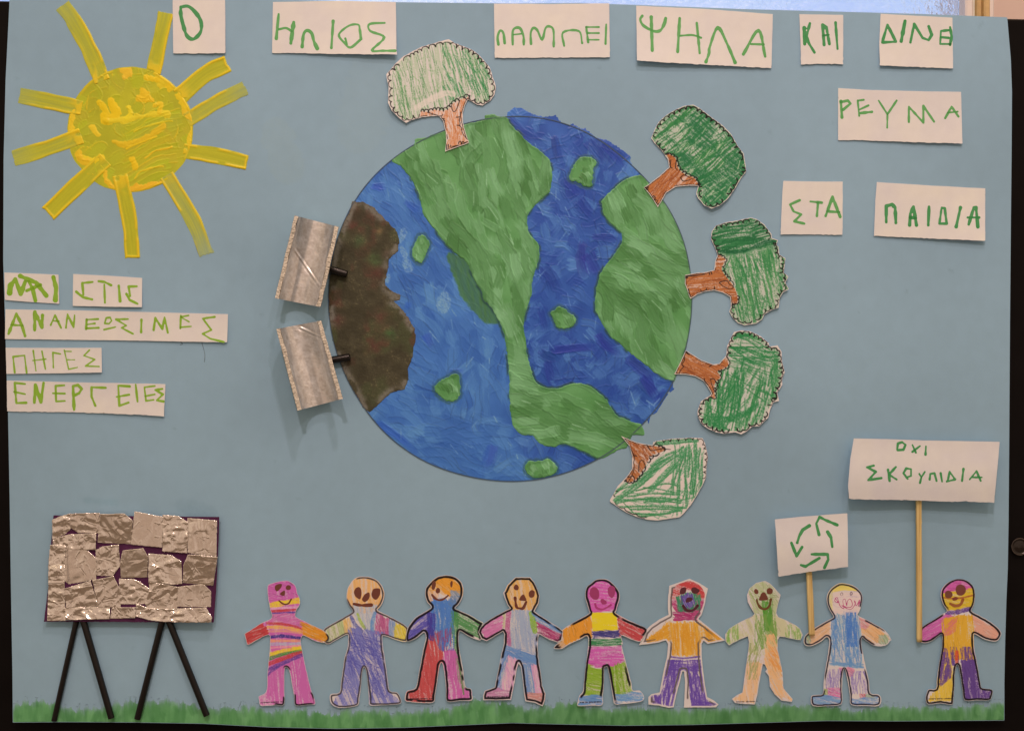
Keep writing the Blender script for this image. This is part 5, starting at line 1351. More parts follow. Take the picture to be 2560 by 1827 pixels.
doll('P1', [(1340, 88), (1440, 98), (1520, 143), (1572, 220), (1585, 300), (1562, 380), (1530, 430), (1512, 460), (1600, 505), (1720, 568), (1830, 638), (1850, 700), (1835, 792), (1790, 805), (1700, 780), (1580, 738), (1562, 760), (1567, 850), (1582, 950), (1602, 1080), (1622, 1220), (1642, 1340), (1720, 1358), (1757, 1410), (1765, 1475), (1680, 1492), (1540, 1498), (1425, 1500), (1415, 1420), (1400, 1250), (1385, 1130), (1362, 1082), (1340, 1140), (1328, 1280), (1310, 1420), (1292, 1500), (1170, 1524), (1060, 1522), (1000, 1482), (983, 1420), (1000, 1375), (1090, 1358), (1110, 1240), (1130, 1100), (1150, 970), (1178, 880), (1188, 780), (1180, 722), (1100, 760), (980, 827), (930, 818), (925, 790), (912, 720), (920, 668), (970, 630), (1080, 568), (1220, 488), (1235, 463), (1200, 410), (1170, 340), (1173, 260), (1195, 190), (1260, 110)],
     'paper doll with peach face, wide brown eyes and blue scribbled overalls', 0.0006,
     [('c', [(1150, 80), (1600, 80), (1600, 400), (1500, 480), (1250, 500), (1150, 400)], (212, 150, 86), 84, 0.72, 4), ('c', [(1250, 400), (1500, 400), (1490, 700), (1400, 720), (1240, 500)], (168, 160, 160), 84, 0.7, 4),
      ('c', [(900, 650), (1080, 580), (1150, 580), (1160, 740), (940, 830)], (166, 162, 104), 72, 0.85, 3), ('c', [(1130, 570), (1210, 540), (1230, 720), (1150, 730)], (214, 162, 92), 80, 0.8, 4),
      ('c', [(1500, 490), (1640, 560), (1640, 740), (1480, 720)], (174, 82, 112), 80, 0.85, 3), ('c', [(1640, 560), (1720, 600), (1700, 760), (1630, 730)], (128, 140, 166), 80, 0.75, 3), ('c', [(1700, 590), (1860, 660), (1840, 810), (1690, 780)], (206, 172, 62), 70, 0.95, 4),
      ('s', [(1290, 500), (1320, 580), (1370, 660)], 15, (150, 160, 60)), ('s', [(1480, 490), (1450, 600), (1450, 680)], 20, (92, 122, 158)), ('s', [(1220, 530), (1260, 610), (1330, 690)], 20, (92, 88, 130)),
      ('c', [(1190, 640), (1580, 700), (1660, 1360), (1780, 1500), (1420, 1510), (1360, 1090), (1290, 1520), (980, 1520), (1100, 1360), (1190, 900)], (112, 104, 146), 66, 0.66, 4),
      ('b', [(1190, 700), (1570, 720), (1640, 1400), (1420, 1490), (1360, 1080), (1230, 1200), (1110, 1340), (1180, 900)], (82, 74, 132), 70, 110, 42, 1.0, 12), ('b', [(1190, 700), (1570, 720), (1600, 1100), (1150, 1100)], (82, 74, 132), 25, 40, 50, 0.9, 12)],
     [('eye', -1, [(1265, 225), (1300, 205), (1328, 225), (1332, 280), (1315, 340), (1270, 310), (1250, 270)]), ('eye', -1, [(1460, 230), (1510, 218), (1540, 235), (1530, 300), (1495, 342), (1455, 325), (1443, 280)]), ('nose', -1, [(1340, 330), (1375, 280), (1412, 263), (1425, 290), (1410, 340), (1372, 367), (1345, 355)]), ('mouth', 17, [(1250, 390), (1330, 405), (1440, 402)])],
     (1.2, 5.0, 0.86, (62, 52, 52)), 2)
doll('P2', [(520, 75), (590, 88), (650, 125), (690, 190), (694, 282), (672, 350), (640, 400), (605, 435), (640, 455), (760, 508), (870, 573), (915, 603), (885, 680), (892, 780), (830, 777), (740, 737), (670, 690), (648, 700), (642, 800), (662, 950), (692, 1100), (717, 1290), (780, 1318), (792, 1380), (787, 1445), (650, 1452), (515, 1455), (505, 1330), (490, 1180), (470, 1060), (450, 1038), (430, 1100), (410, 1240), (387, 1390), (375, 1462), (290, 1477), (140, 1467), (60, 1452), (57, 1390), (80, 1340), (170, 1310), (200, 1180), (230, 1020), (260, 860), (285, 760), (268, 702), (240, 717), (170, 770), (90, 802), (65, 770), (75, 680), (110, 610), (170, 538), (250, 488), (330, 438), (338, 415), (300, 370), (278, 300), (280, 230), (310, 178), (380, 110), (450, 80)],
     'paper doll with orange face, blue beard and one red leg', 0.0010,
     [('c', [(280, 80), (700, 80), (700, 300), (560, 320), (400, 250), (280, 320)], (208, 130, 40), 40, 0.8, 4), ('c', [(280, 230), (430, 260), (400, 380), (310, 380)], (214, 160, 120), 70, 0.6, 4), ('c', [(560, 250), (690, 250), (640, 380), (540, 360)], (140, 138, 140), 50, 0.7, 3),
      ('c', [(340, 350), (600, 350), (620, 500), (550, 800), (460, 900), (380, 650), (300, 560)], (80, 112, 156), 86, 0.86, 4), ('c', [(60, 600), (250, 480), (370, 480), (380, 800), (290, 760), (70, 800)], (82, 70, 134), -40, 0.8, 4), ('s', [(320, 500), (330, 650), (350, 780)], 26, (66, 52, 116)),
      ('c', [(570, 440), (700, 490), (920, 600), (890, 780), (640, 690), (660, 980), (600, 990), (560, 620)], (80, 124, 68), 28, 0.8, 4), ('c', [(560, 470), (640, 470), (650, 960), (600, 990)], (72, 120, 62), 84, 0.85, 4),
      ('c', [(290, 800), (380, 700), (450, 720), (470, 900), (480, 1040), (380, 1480), (50, 1470), (80, 1340), (190, 1310)], (180, 64, 60), 82, 0.88, 4), ('s', [(560, 660), (555, 850)], 9, (150, 56, 76)), ('s', [(470, 760), (475, 900)], 12, (70, 76, 140)),
      ('c', [(480, 900), (600, 880), (650, 1000), (700, 1300), (790, 1340), (780, 1450), (510, 1450), (470, 1080)], (184, 84, 132), 84, 0.8, 4), ('c', [(600, 1000), (660, 1000), (715, 1320), (660, 1320)], (150, 140, 110), 82, 0.5, 4), ('s', [(640, 1020), (670, 1200), (700, 1380)], 8, (86, 116, 60)), ('b', [(340, 380), (600, 380), (600, 900), (440, 900), (300, 620)], (72, 104, 152), 88, 60, 60, 1.3, 12), ('b', [(300, 480), (400, 500), (370, 800), (300, 780)], (64, 54, 120), 92, 22, 50, 1.4, 8), ('b', [(380, 700), (560, 640), (560, 900), (440, 960)], (150, 58, 84), 88, 14, 40, 1.2, 10), ('b', [(350, 330), (600, 330), (560, 460), (360, 440)], (74, 106, 154), 70, 40, 26, 1.3, 22), ('b', [(560, 300), (680, 300), (640, 420), (520, 420)], (96, 112, 134), 60, 18, 24, 1.1, 20), ('d', [(85, 1430), (360, 1428)], 9)],
     [('eye', -1, [(360, 150), (385, 140), (393, 180), (380, 225), (358, 235), (345, 200)]), ('eye', -1, [(552, 160), (570, 135), (580, 160), (572, 200), (558, 205)]), ('nose', -1, [(392, 240), (410, 213), (436, 225), (440, 260), (415, 275), (395, 265)]), ('mouth', 12, [(352, 290), (385, 330), (430, 348), (480, 335), (528, 298)])],
     (1.2, 6.6, 0.95, (24, 18, 20)), 3)
doll('P2', [(1270, 96), (1430, 98), (1472, 150), (1512, 240), (1532, 300), (1522, 380), (1485, 450), (1475, 470), (1560, 530), (1680, 608), (1756, 658), (1790, 690), (1775, 790), (1730, 812), (1640, 782), (1530, 722), (1517, 760), (1512, 850), (1517, 960), (1542, 1130), (1562, 1290), (1597, 1370), (1592, 1440), (1565, 1512), (1480, 1472), (1375, 1457), (1360, 1350), (1345, 1210), (1325, 1080), (1302, 1036), (1282, 1100), (1262, 1230), (1237, 1350), (1220, 1442), (1080, 1443), (915, 1444), (913, 1400), (930, 1340), (1040, 1303), (1060, 1200), (1090, 1060), (1115, 930), (1140, 820), (1145, 720), (1130, 690), (1050, 737), (950, 797), (890, 772), (860, 700), (880, 650), (930, 598), (1010, 543), (1120, 483), (1208, 438), (1180, 400), (1150, 330), (1132, 265), (1150, 245), (1180, 180), (1230, 130)],
     'paper doll with tan hexagonal head, grey chest and blue belt', 0.0014,
     [('c', [(1140, 90), (1540, 90), (1530, 460), (1200, 460)], (206, 146, 74), 80, 0.86, 4), ('c', [(1220, 440), (1500, 470), (1510, 960), (1180, 860)], (146, 146, 160), 84, 0.80, 4), ('s', [(1195, 480), (1180, 650), (1200, 840)], 26, (168, 78, 108)), ('s', [(1145, 490), (1140, 640)], 12, (176, 158, 110)),
      ('c', [(860, 600), (1010, 540), (1130, 490), (1130, 700), (940, 800)], (192, 102, 136), -25, 0.9, 3), ('s', [(1440, 490), (1460, 580), (1480, 690)], 32, (128, 154, 40)), ('c', [(1440, 470), (1560, 530), (1790, 670), (1780, 720), (1500, 590)], (96, 126, 164), 32, 0.85, 3), ('c', [(1500, 580), (1790, 730), (1740, 820), (1520, 710)], (160, 56, 90), 32, 0.92, 3),
      ('c', [(1140, 820), (1510, 960), (1520, 1070), (1290, 1030), (1120, 930)], (96, 122, 162), 20, 0.80, 4), ('c', [(1130, 920), (1200, 950), (1110, 1330), (1040, 1320)], (96, 120, 164), 104, 0.80, 4), ('c', [(1190, 960), (1300, 1010), (1230, 1350), (1100, 1330)], (204, 142, 162), 82, 0.85, 4), ('c', [(1340, 1040), (1460, 1060), (1500, 1380), (1360, 1360)], (108, 128, 164), 84, 0.78, 4), ('c', [(1440, 1060), (1530, 1060), (1570, 1390), (1490, 1380)], (206, 138, 158), 84, 0.85, 4),
      ('c', [(920, 1350), (1050, 1310), (1230, 1340), (1220, 1430), (930, 1440)], (180, 112, 134), 4, 0.85, 4), ('c', [(1370, 1370), (1600, 1370), (1580, 1490), (1380, 1450)], (192, 122, 108), 10, 0.9, 4), ('d', [(955, 1408), (1225, 1408)], 9)],
     [('eye', -1, [(1250, 200), (1275, 175), (1300, 200), (1298, 230), (1272, 240), (1252, 225)]), ('eye', -1, [(1415, 260), (1445, 237), (1478, 255), (1470, 310), (1435, 322), (1413, 295)]), ('nose', -1, [(1308, 345), (1330, 300), (1360, 288), (1388, 350), (1345, 355)]), ('mouth', 14, [(1263, 325), (1278, 420), (1315, 438), (1352, 435), (1385, 368)])],
     (1.4, 6.4, 0.86, (24, 18, 20)), 4)
doll('P3', [(550, 113), (620, 128), (690, 188), (737, 260), (742, 330), (722, 400), (707, 465), (700, 490), (800, 548), (930, 608), (1042, 668), (1003, 750), (967, 802), (880, 782), (780, 738), (757, 748), (778, 820), (767, 850), (792, 960), (832, 1110), (872, 1260), (887, 1338), (960, 1338), (1003, 1390), (1003, 1440), (940, 1467), (800, 1482), (690, 1487), (670, 1420), (650, 1300), (630, 1180), (610, 1083), (590, 1083), (572, 1100), (570, 1250), (557, 1400), (550, 1497), (430, 1502), (288, 1507), (283, 1460), (303, 1390), (338, 1350), (350, 1250), (365, 1100), (385, 950), (395, 840), (388, 742), (300, 782), (180, 837), (110, 880), (25, 880), (30, 850), (75, 800), (98, 700), (140, 653), (240, 588), (360, 523), (413, 488), (405, 463), (385, 390), (363, 310), (378, 210), (430, 163), (480, 123)],
     'paper doll with magenta face, yellow chest block and lime green legs', 0.0018,
     [('c', [(360, 110), (745, 110), (740, 470), (400, 470)], (192, 78, 138), 4, 0.9, 3), ('c', [(110, 680), (420, 500), (450, 620), (440, 760), (390, 740), (120, 850)], (210, 128, 38), 78, 0.94, 4), ('c', [(30, 860), (110, 800), (160, 850), (110, 890)], (216, 146, 80), -40, 0.7, 4), ('c', [(710, 500), (1050, 670), (970, 810), (740, 740)], (180, 60, 58), 25, 0.92, 3),
      ('c', [(430, 485), (705, 485), (725, 675), (445, 690)], (226, 186, 28), 0, 1.0, 5), ('c', [(440, 690), (740, 675), (750, 760), (450, 770)], (66, 56, 104), 10, 0.96, 3), ('c', [(395, 775), (755, 765), (770, 850), (400, 850)], (52, 112, 62), 0, 0.9, 3),
      ('c', [(395, 855), (765, 850), (790, 1010), (680, 1085), (480, 1085), (385, 1040)], (190, 78, 138), 0, 0.86, 3), ('c', [(385, 1045), (480, 1090), (575, 1095), (565, 1400), (345, 1400)], (128, 150, 42), 12, 0.80, 4), ('c', [(610, 1095), (790, 1020), (890, 1350), (690, 1400)], (122, 146, 40), 80, 0.82, 4),
      ('c', [(300, 1400), (560, 1395), (550, 1500), (285, 1500)], (96, 126, 168), 4, 0.85, 4), ('c', [(700, 1380), (890, 1350), (1000, 1370), (1000, 1450), (700, 1480)], (102, 132, 172), 8, 0.85, 4), ('d', [(305, 1470), (545, 1462)], 11)],
     [('eye', -1, [(425, 225), (465, 205), (505, 230), (520, 290), (500, 340), (450, 335), (415, 290)], (136, 34, 72)), ('eye', -1, [(620, 210), (655, 190), (690, 215), (690, 280), (660, 325), (625, 300), (612, 250)], (140, 38, 78)), ('nose', -1, [(535, 345), (560, 335), (595, 360), (595, 390), (560, 395), (540, 375)], (140, 34, 76)), ('mouth', 10, [(472, 388), (490, 432), (545, 450), (600, 430), (645, 402)], (150, 36, 84))],
     (1.2, 6.6, 0.68, (24, 18, 20)), 5)
doll('P3', [(1510, 113), (1620, 163), (1712, 220), (1692, 300), (1677, 390), (1642, 510), (1607, 555), (1690, 620), (1800, 708), (1900, 788), (1800, 810), (1710, 827), (1662, 790), (1642, 830), (1642, 960), (1657, 1120), (1682, 1300), (1702, 1410), (1780, 1448), (1827, 1490), (1800, 1522), (1650, 1523), (1448, 1524), (1453, 1400), (1460, 1250), (1450, 1130), (1430, 1128), (1400, 1250), (1360, 1400), (1335, 1522), (1280, 1528), (1170, 1502), (1058, 1492), (1058, 1410), (1088, 1378), (1180, 1358), (1200, 1250), (1230, 1100), (1260, 970), (1275, 830), (1250, 788), (1170, 812), (1040, 832), (953, 840), (988, 780), (1018, 690), (1080, 628), (1180, 558), (1278, 508), (1272, 440), (1273, 330), (1288, 190)],
     'paper doll with a hooded square edged head, orange jumper and purple trousers', 0.0006,
     [('r', (1490, 330), 195, 150, RD, 0), ('r', (1490, 345), 185, 130, (164, 54, 88), 1), ('c', [(1355, 310), (1430, 290), (1560, 250), (1630, 300), (1620, 440), (1540, 490), (1390, 480)], (58, 118, 78), 80, 0.9, 3), ('c', [(1410, 310), (1480, 270), (1540, 285), (1565, 390), (1510, 445), (1430, 400)], (98, 72, 130), 70, 0.95, 3),
      ('c', [(1340, 480), (1640, 480), (1620, 570), (1340, 570)], (160, 50, 88), 6, 0.9, 3), ('c', [(1020, 790), (1280, 590), (1640, 590), (1890, 790), (1720, 820), (1640, 780), (1640, 960), (1310, 960), (1330, 800), (1040, 820)], (208, 142, 46), 84, 0.86, 4), ('b', [(1030, 790), (1280, 600), (1330, 780), (1060, 820)], (200, 128, 36), -32, 30, 40, 1.6, 8), ('b', [(1640, 600), (1880, 790), (1720, 810)], (200, 128, 36), 36, 30, 40, 1.6, 8), ('b', [(1320, 610), (1640, 610), (1640, 950), (1310, 950)], (200, 128, 36), 88, 40, 60, 1.6, 6),
      ('s', [(1300, 970), (1450, 985), (1640, 965)], 10, (92, 62, 124)), ('b', [(1290, 1000), (1640, 1000), (1660, 1130), (1270, 1130)], (94, 62, 128), 0, 36, 50, 1.3, 5), ('b', [(1270, 1000), (1440, 1000), (1440, 1130), (1340, 1520), (1080, 1480), (1190, 1380)], (94, 62, 128), 98, 110, 50, 1.5, 7), ('b', [(1480, 1000), (1640, 1000), (1690, 1430), (1800, 1500), (1520, 1510)], (94, 62, 128), 82, 100, 50, 1.5, 7), ('b', [(1070, 1390), (1190, 1380), (1200, 1500), (1080, 1480)], (94, 62, 128), 80, 24, 26, 1.3, 5), ('b', [(1560, 1430), (1820, 1480), (1800, 1515), (1560, 1515)], (94, 62, 128), 8, 30, 36, 1.3, 6)],
     [('eye', -1, [(1410, 225), (1440, 207), (1470, 215), (1465, 265), (1430, 285), (1403, 275)], (70, 20, 24)), ('eye', -1, [(1535, 215), (1570, 207), (1617, 235), (1600, 270), (1555, 278), (1527, 250)], (66, 18, 22)), ('nose', -1, [(1467, 370), (1485, 322), (1532, 320), (1542, 348), (1500, 372)], (60, 18, 30)), ('mouth', 15, [(1440, 412), (1465, 450), (1510, 466), (1560, 450), (1597, 410)], (58, 16, 24))],
     (6.0, 10.0, 0.62, (92, 76, 70)), 6)
doll('P4', [(510, 213), (560, 238), (610, 288), (674, 360), (655, 420), (632, 510), (627, 545), (650, 590), (730, 623), (820, 668), (872, 710), (902, 775), (880, 830), (800, 817), (720, 797), (662, 792), (642, 830), (642, 930), (667, 1040), (692, 1160), (702, 1330), (760, 1398), (797, 1440), (790, 1470), (680, 1457), (610, 1390), (560, 1310), (550, 1200), (513, 1155), (530, 1130), (510, 1085), (490, 1078), (470, 1160), (450, 1280), (430, 1400), (405, 1497), (300, 1492), (200, 1482), (166, 1440), (220, 1400), (275, 1373), (290, 1260), (310, 1120), (330, 980), (345, 850), (330, 790), (260, 817), (190, 852), (135, 884), (98, 840), (96, 770), (130, 718), (200, 668), (290, 623), (380, 578), (400, 555), (365, 500), (330, 430), (323, 360), (350, 290), (420, 233)],
     'pale green paper doll with peach legs and a torn inner knee', 0.0010,
     [('c', [(320, 200), (680, 200), (640, 560), (390, 560)], (166, 160, 112), 60, 0.85, 5), ('c', [(90, 700), (380, 570), (640, 570), (910, 720), (880, 830), (640, 800), (640, 900), (480, 1000), (340, 960), (330, 790), (100, 880)], (182, 164, 120), 70, 0.7, 5), ('b', [(330, 220), (670, 220), (640, 560), (390, 560)], (122, 128, 72), 55, 20, 50, 0.8, 30),
      ('c', [(480, 420), (580, 420), (590, 560), (600, 740), (500, 740)], (84, 128, 46), 86, 0.95, 3), ('b', [(400, 560), (640, 560), (640, 860), (400, 960)], (110, 134, 60), 88, 50, 60, 1.4, 14), ('b', [(100, 690), (240, 660), (240, 850), (110, 880)], (118, 146, 66), 84, 24, 32, 1.6, 8), ('b', [(720, 640), (900, 720), (880, 830), (720, 800)], (122, 146, 70), 80, 20, 30, 1.6, 10),
      ('c', [(530, 770), (600, 770), (640, 900), (690, 1160), (700, 1340), (800, 1460), (600, 1400), (550, 1190), (500, 1080)], (212, 154, 100), 60, 0.85, 4), ('c', [(300, 1060), (490, 1060), (400, 1490), (170, 1450), (280, 1370)], (212, 158, 110), 84, 0.85, 4), ('b', [(330, 850), (480, 900), (420, 1240), (320, 1240)], (140, 138, 80), 102, 26, 60, 1.0, 8), ('b', [(540, 880), (640, 900), (690, 1160), (560, 1160)], (206, 128, 60), 58, 20, 40, 1.4, 8), ('d', [(205, 1472), (405, 1466)], 7)],
     [('eye', -1, [(398, 310), (415, 298), (440, 315), (438, 345), (410, 350), (397, 330)]), ('eye', -1, [(530, 300), (558, 285), (590, 305), (582, 345), (550, 352), (528, 335)]), ('nose', -1, [(448, 412), (470, 350), (495, 332), (520, 350), (543, 405), (500, 416)]), ('mouth', 13, [(425, 410), (435, 450), (465, 492), (512, 507), (555, 475), (572, 405)], (82, 44, 16))],
     (0.0, 1.2, 0.10, (70, 60, 56)), 7)
doll('P4', [(1280, 238), (1390, 248), (1470, 288), (1522, 360), (1517, 450), (1492, 530), (1477, 570), (1560, 613), (1680, 678), (1770, 738), (1824, 822), (1812, 837), (1760, 887), (1650, 887), (1560, 832), (1522, 802), (1512, 860), (1532, 980), (1562, 1120), (1592, 1260), (1607, 1380), (1690, 1393), (1720, 1440), (1692, 1512), (1560, 1512), (1408, 1502), (1393, 1400), (1370, 1260), (1340, 1128), (1320, 1180), (1312, 1350), (1307, 1492), (1170, 1512), (1008, 1512), (988, 1420), (1030, 1398), (1110, 1388), (1120, 1280), (1138, 1130), (1168, 960), (1178, 830), (1150, 798), (1080, 852), (990, 892), (930, 882), (913, 840), (930, 778), (1020, 708), (1120, 648), (1208, 600), (1222, 580), (1190, 530), (1158, 450), (1153, 370), (1190, 300)],
     'pale faced paper doll with yellow hair and blue vest holding the small sign', 0.0014,
     [('c', [(1150, 230), (1530, 230), (1530, 380), (1480, 320), (1340, 310), (1220, 330), (1160, 430)], (214, 178, 84), 30, 0.98, 5), ('c', [(1160, 330), (1510, 330), (1500, 560), (1200, 560)], (206, 172, 162), 0, 0.9, 9), ('c', [(1160, 330), (1220, 320), (1210, 520), (1160, 450)], (214, 188, 124), 80, 0.7, 6),
      ('c', [(910, 780), (1130, 650), (1190, 650), (1180, 800), (1000, 890), (920, 890)], (206, 152, 108), -35, 0.95, 4), ('c', [(910, 770), (980, 770), (980, 890), (920, 890)], (132, 152, 116), 60, 0.7, 3), ('c', [(1500, 600), (1720, 700), (1800, 820), (1650, 880), (1520, 800)], (210, 150, 96), 34, 0.85, 4), ('c', [(1500, 600), (1620, 650), (1560, 720), (1500, 700)], (208, 130, 126), 34, 0.8, 4), ('c', [(1700, 780), (1800, 780), (1780, 870), (1690, 870)], (150, 158, 116), 50, 0.7, 3),
      ('c', [(1200, 560), (1480, 560), (1520, 860), (1540, 1130), (1180, 1090), (1190, 800)], (140, 152, 172), 86, 0.5, 5), ('b', [(1200, 570), (1490, 570), (1520, 1120), (1190, 1080)], (90, 120, 164), 86, 90, 70, 1.2, 9), ('b', [(1350, 540), (1470, 540), (1470, 900), (1350, 900)], (70, 104, 160), 88, 36, 70, 1.6, 6), ('b', [(1180, 1040), (1540, 1080), (1540, 1130), (1180, 1090)], (96, 126, 166), 6, 16, 60, 1.2, 5),
      ('c', [(1290, 1120), (1440, 1120), (1420, 1200), (1300, 1200)], (204, 122, 134), 30, 0.8, 4), ('b', [(1150, 1130), (1310, 1130), (1290, 1380), (1120, 1370)], (120, 94, 140), 88, 30, 50, 0.8, 9), ('b', [(1400, 1150), (1560, 1150), (1590, 1390), (1410, 1390)], (116, 90, 140), 86, 30, 50, 0.8, 9), ('c', [(1150, 1330), (1300, 1320), (1300, 1440), (1160, 1430)], (196, 98, 132), 20, 0.85, 3), ('c', [(1110, 1340), (1160, 1340), (1160, 1430), (1120, 1420)], (150, 160, 80), 80, 0.8, 3), ('c', [(1500, 1390), (1560, 1390), (1560, 1440), (1500, 1430)], (204, 100, 104), 60, 0.8, 3), ('c', [(1560, 1400), (1650, 1390), (1660, 1440), (1560, 1440)], (150, 158, 126), 40, 0.8, 3),
      ('c', [(1000, 1410), (1150, 1400), (1300, 1440), (1300, 1500), (1010, 1500)], (112, 134, 166), 8, 0.8, 4), ('c', [(1410, 1440), (1690, 1420), (1700, 1500), (1420, 1500)], (112, 134, 170), 10, 0.75, 4)],
     [('eye', 3.0, [(1303, 368), (1296, 350), (1308, 335), (1320, 345), (1318, 362)], (120, 92, 96)), ('eye', 4.0, [(1400, 362), (1397, 342), (1408, 330), (1418, 342), (1412, 360)], (112, 84, 92)), ('mouth', 3.2, [(1240, 390), (1270, 440), (1235, 420), (1260, 385), (1290, 470), (1330, 500), (1320, 420), (1345, 405), (1360, 470), (1370, 420), (1400, 405), (1420, 460), (1390, 490), (1310, 470), (1400, 510), (1450, 450), (1440, 420), (1460, 470), (1495, 410), (1480, 480), (1500, 430)], (164, 56, 92))],
     (1.2, 5.0, 0.74, (42, 36, 42)), 8)
doll('P5', [(650, 178), (730, 183), (802, 235), (828, 320), (817, 420), (792, 480), (860, 518), (980, 588), (1052, 650), (1077, 700), (1042, 762), (980, 768), (900, 742), (830, 703), (817, 722), (822, 850), (852, 1000), (882, 1180), (902, 1213), (992, 1228), (987, 1290), (960, 1328), (850, 1328), (730, 1328), (710, 1240), (690, 1100), (670, 1003), (650, 1003), (635, 1080), (630, 1220), (620, 1330), (607, 1370), (500, 1357), (383, 1367), (358, 1310), (368, 1260), (388, 1223), (455, 1218), (465, 1120), (485, 980), (510, 840), (515, 720), (500, 703), (420, 762), (360, 784), (300, 777), (288, 740), (318, 640), (420, 573), (520, 508), (560, 478), (520, 410), (501, 330), (518, 260), (580, 203)],
     'yellow and purple paper doll at the far right holding the tall sign', 0.0014,
     [('c', [(500, 180), (830, 180), (830, 270), (560, 300), (500, 330)], (186, 76, 128), 6, 0.95, 3), ('c', [(500, 310), (830, 260), (830, 440), (560, 490)], (196, 152, 36), 10, 0.96, 4), ('s', [(515, 352), (600, 362), (700, 356), (820, 330)], 8, (150, 70, 40)), ('s', [(560, 500), (660, 490), (795, 455)], 22, (86, 54, 106)),
      ('c', [(290, 740), (330, 630), (540, 510), (640, 540), (660, 600), (510, 700), (350, 790)], (184, 82, 132), -28, 0.92, 4), ('c', [(800, 520), (1060, 660), (1040, 770), (830, 700)], (202, 136, 108), 30, 0.95, 4), ('c', [(520, 560), (660, 520), (800, 520), (820, 850), (840, 950), (500, 950), (520, 720)], (202, 142, 38), 84, 0.95, 4), ('b', [(520, 600), (660, 540), (640, 700), (530, 720)], (196, 100, 90), -35, 20, 40, 1.4, 8),
      ('c', [(490, 940), (630, 940), (620, 1340), (370, 1340), (460, 1220)], (204, 158, 50), 86, 0.92, 4), ('c', [(690, 950), (850, 940), (890, 1220), (980, 1240), (960, 1330), (730, 1330)], (86, 54, 106), 82, 0.92, 4), ('b', [(500, 830), (560, 830), (620, 1100), (500, 1200), (470, 1150)], (92, 58, 110), 96, 46, 50, 1.6, 9), ('b', [(590, 820), (850, 820), (850, 1000), (600, 1000)], (92, 58, 110), 88, 34, 40, 1.8, 6), ('s', [(655, 870), (655, 985)], 16, (188, 60, 40)), ('d', [(380, 1316), (615, 1312)], 6)],
     [('eye', -1, [(545, 300), (575, 287), (610, 305), (612, 340), (580, 360), (545, 345)], (92, 42, 26)), ('eye', -1, [(645, 255), (685, 228), (730, 250), (738, 300), (700, 335), (655, 320)], (96, 40, 30)), ('nose', -1, [(610, 362), (640, 345), (668, 355), (655, 378), (618, 382)], (104, 36, 24)), ('mouth', 13, [(592, 412), (640, 432), (690, 418), (712, 372)], (132, 66, 26))],
     (0.6, 5.2, 0.95, (24, 18, 20)), 9)

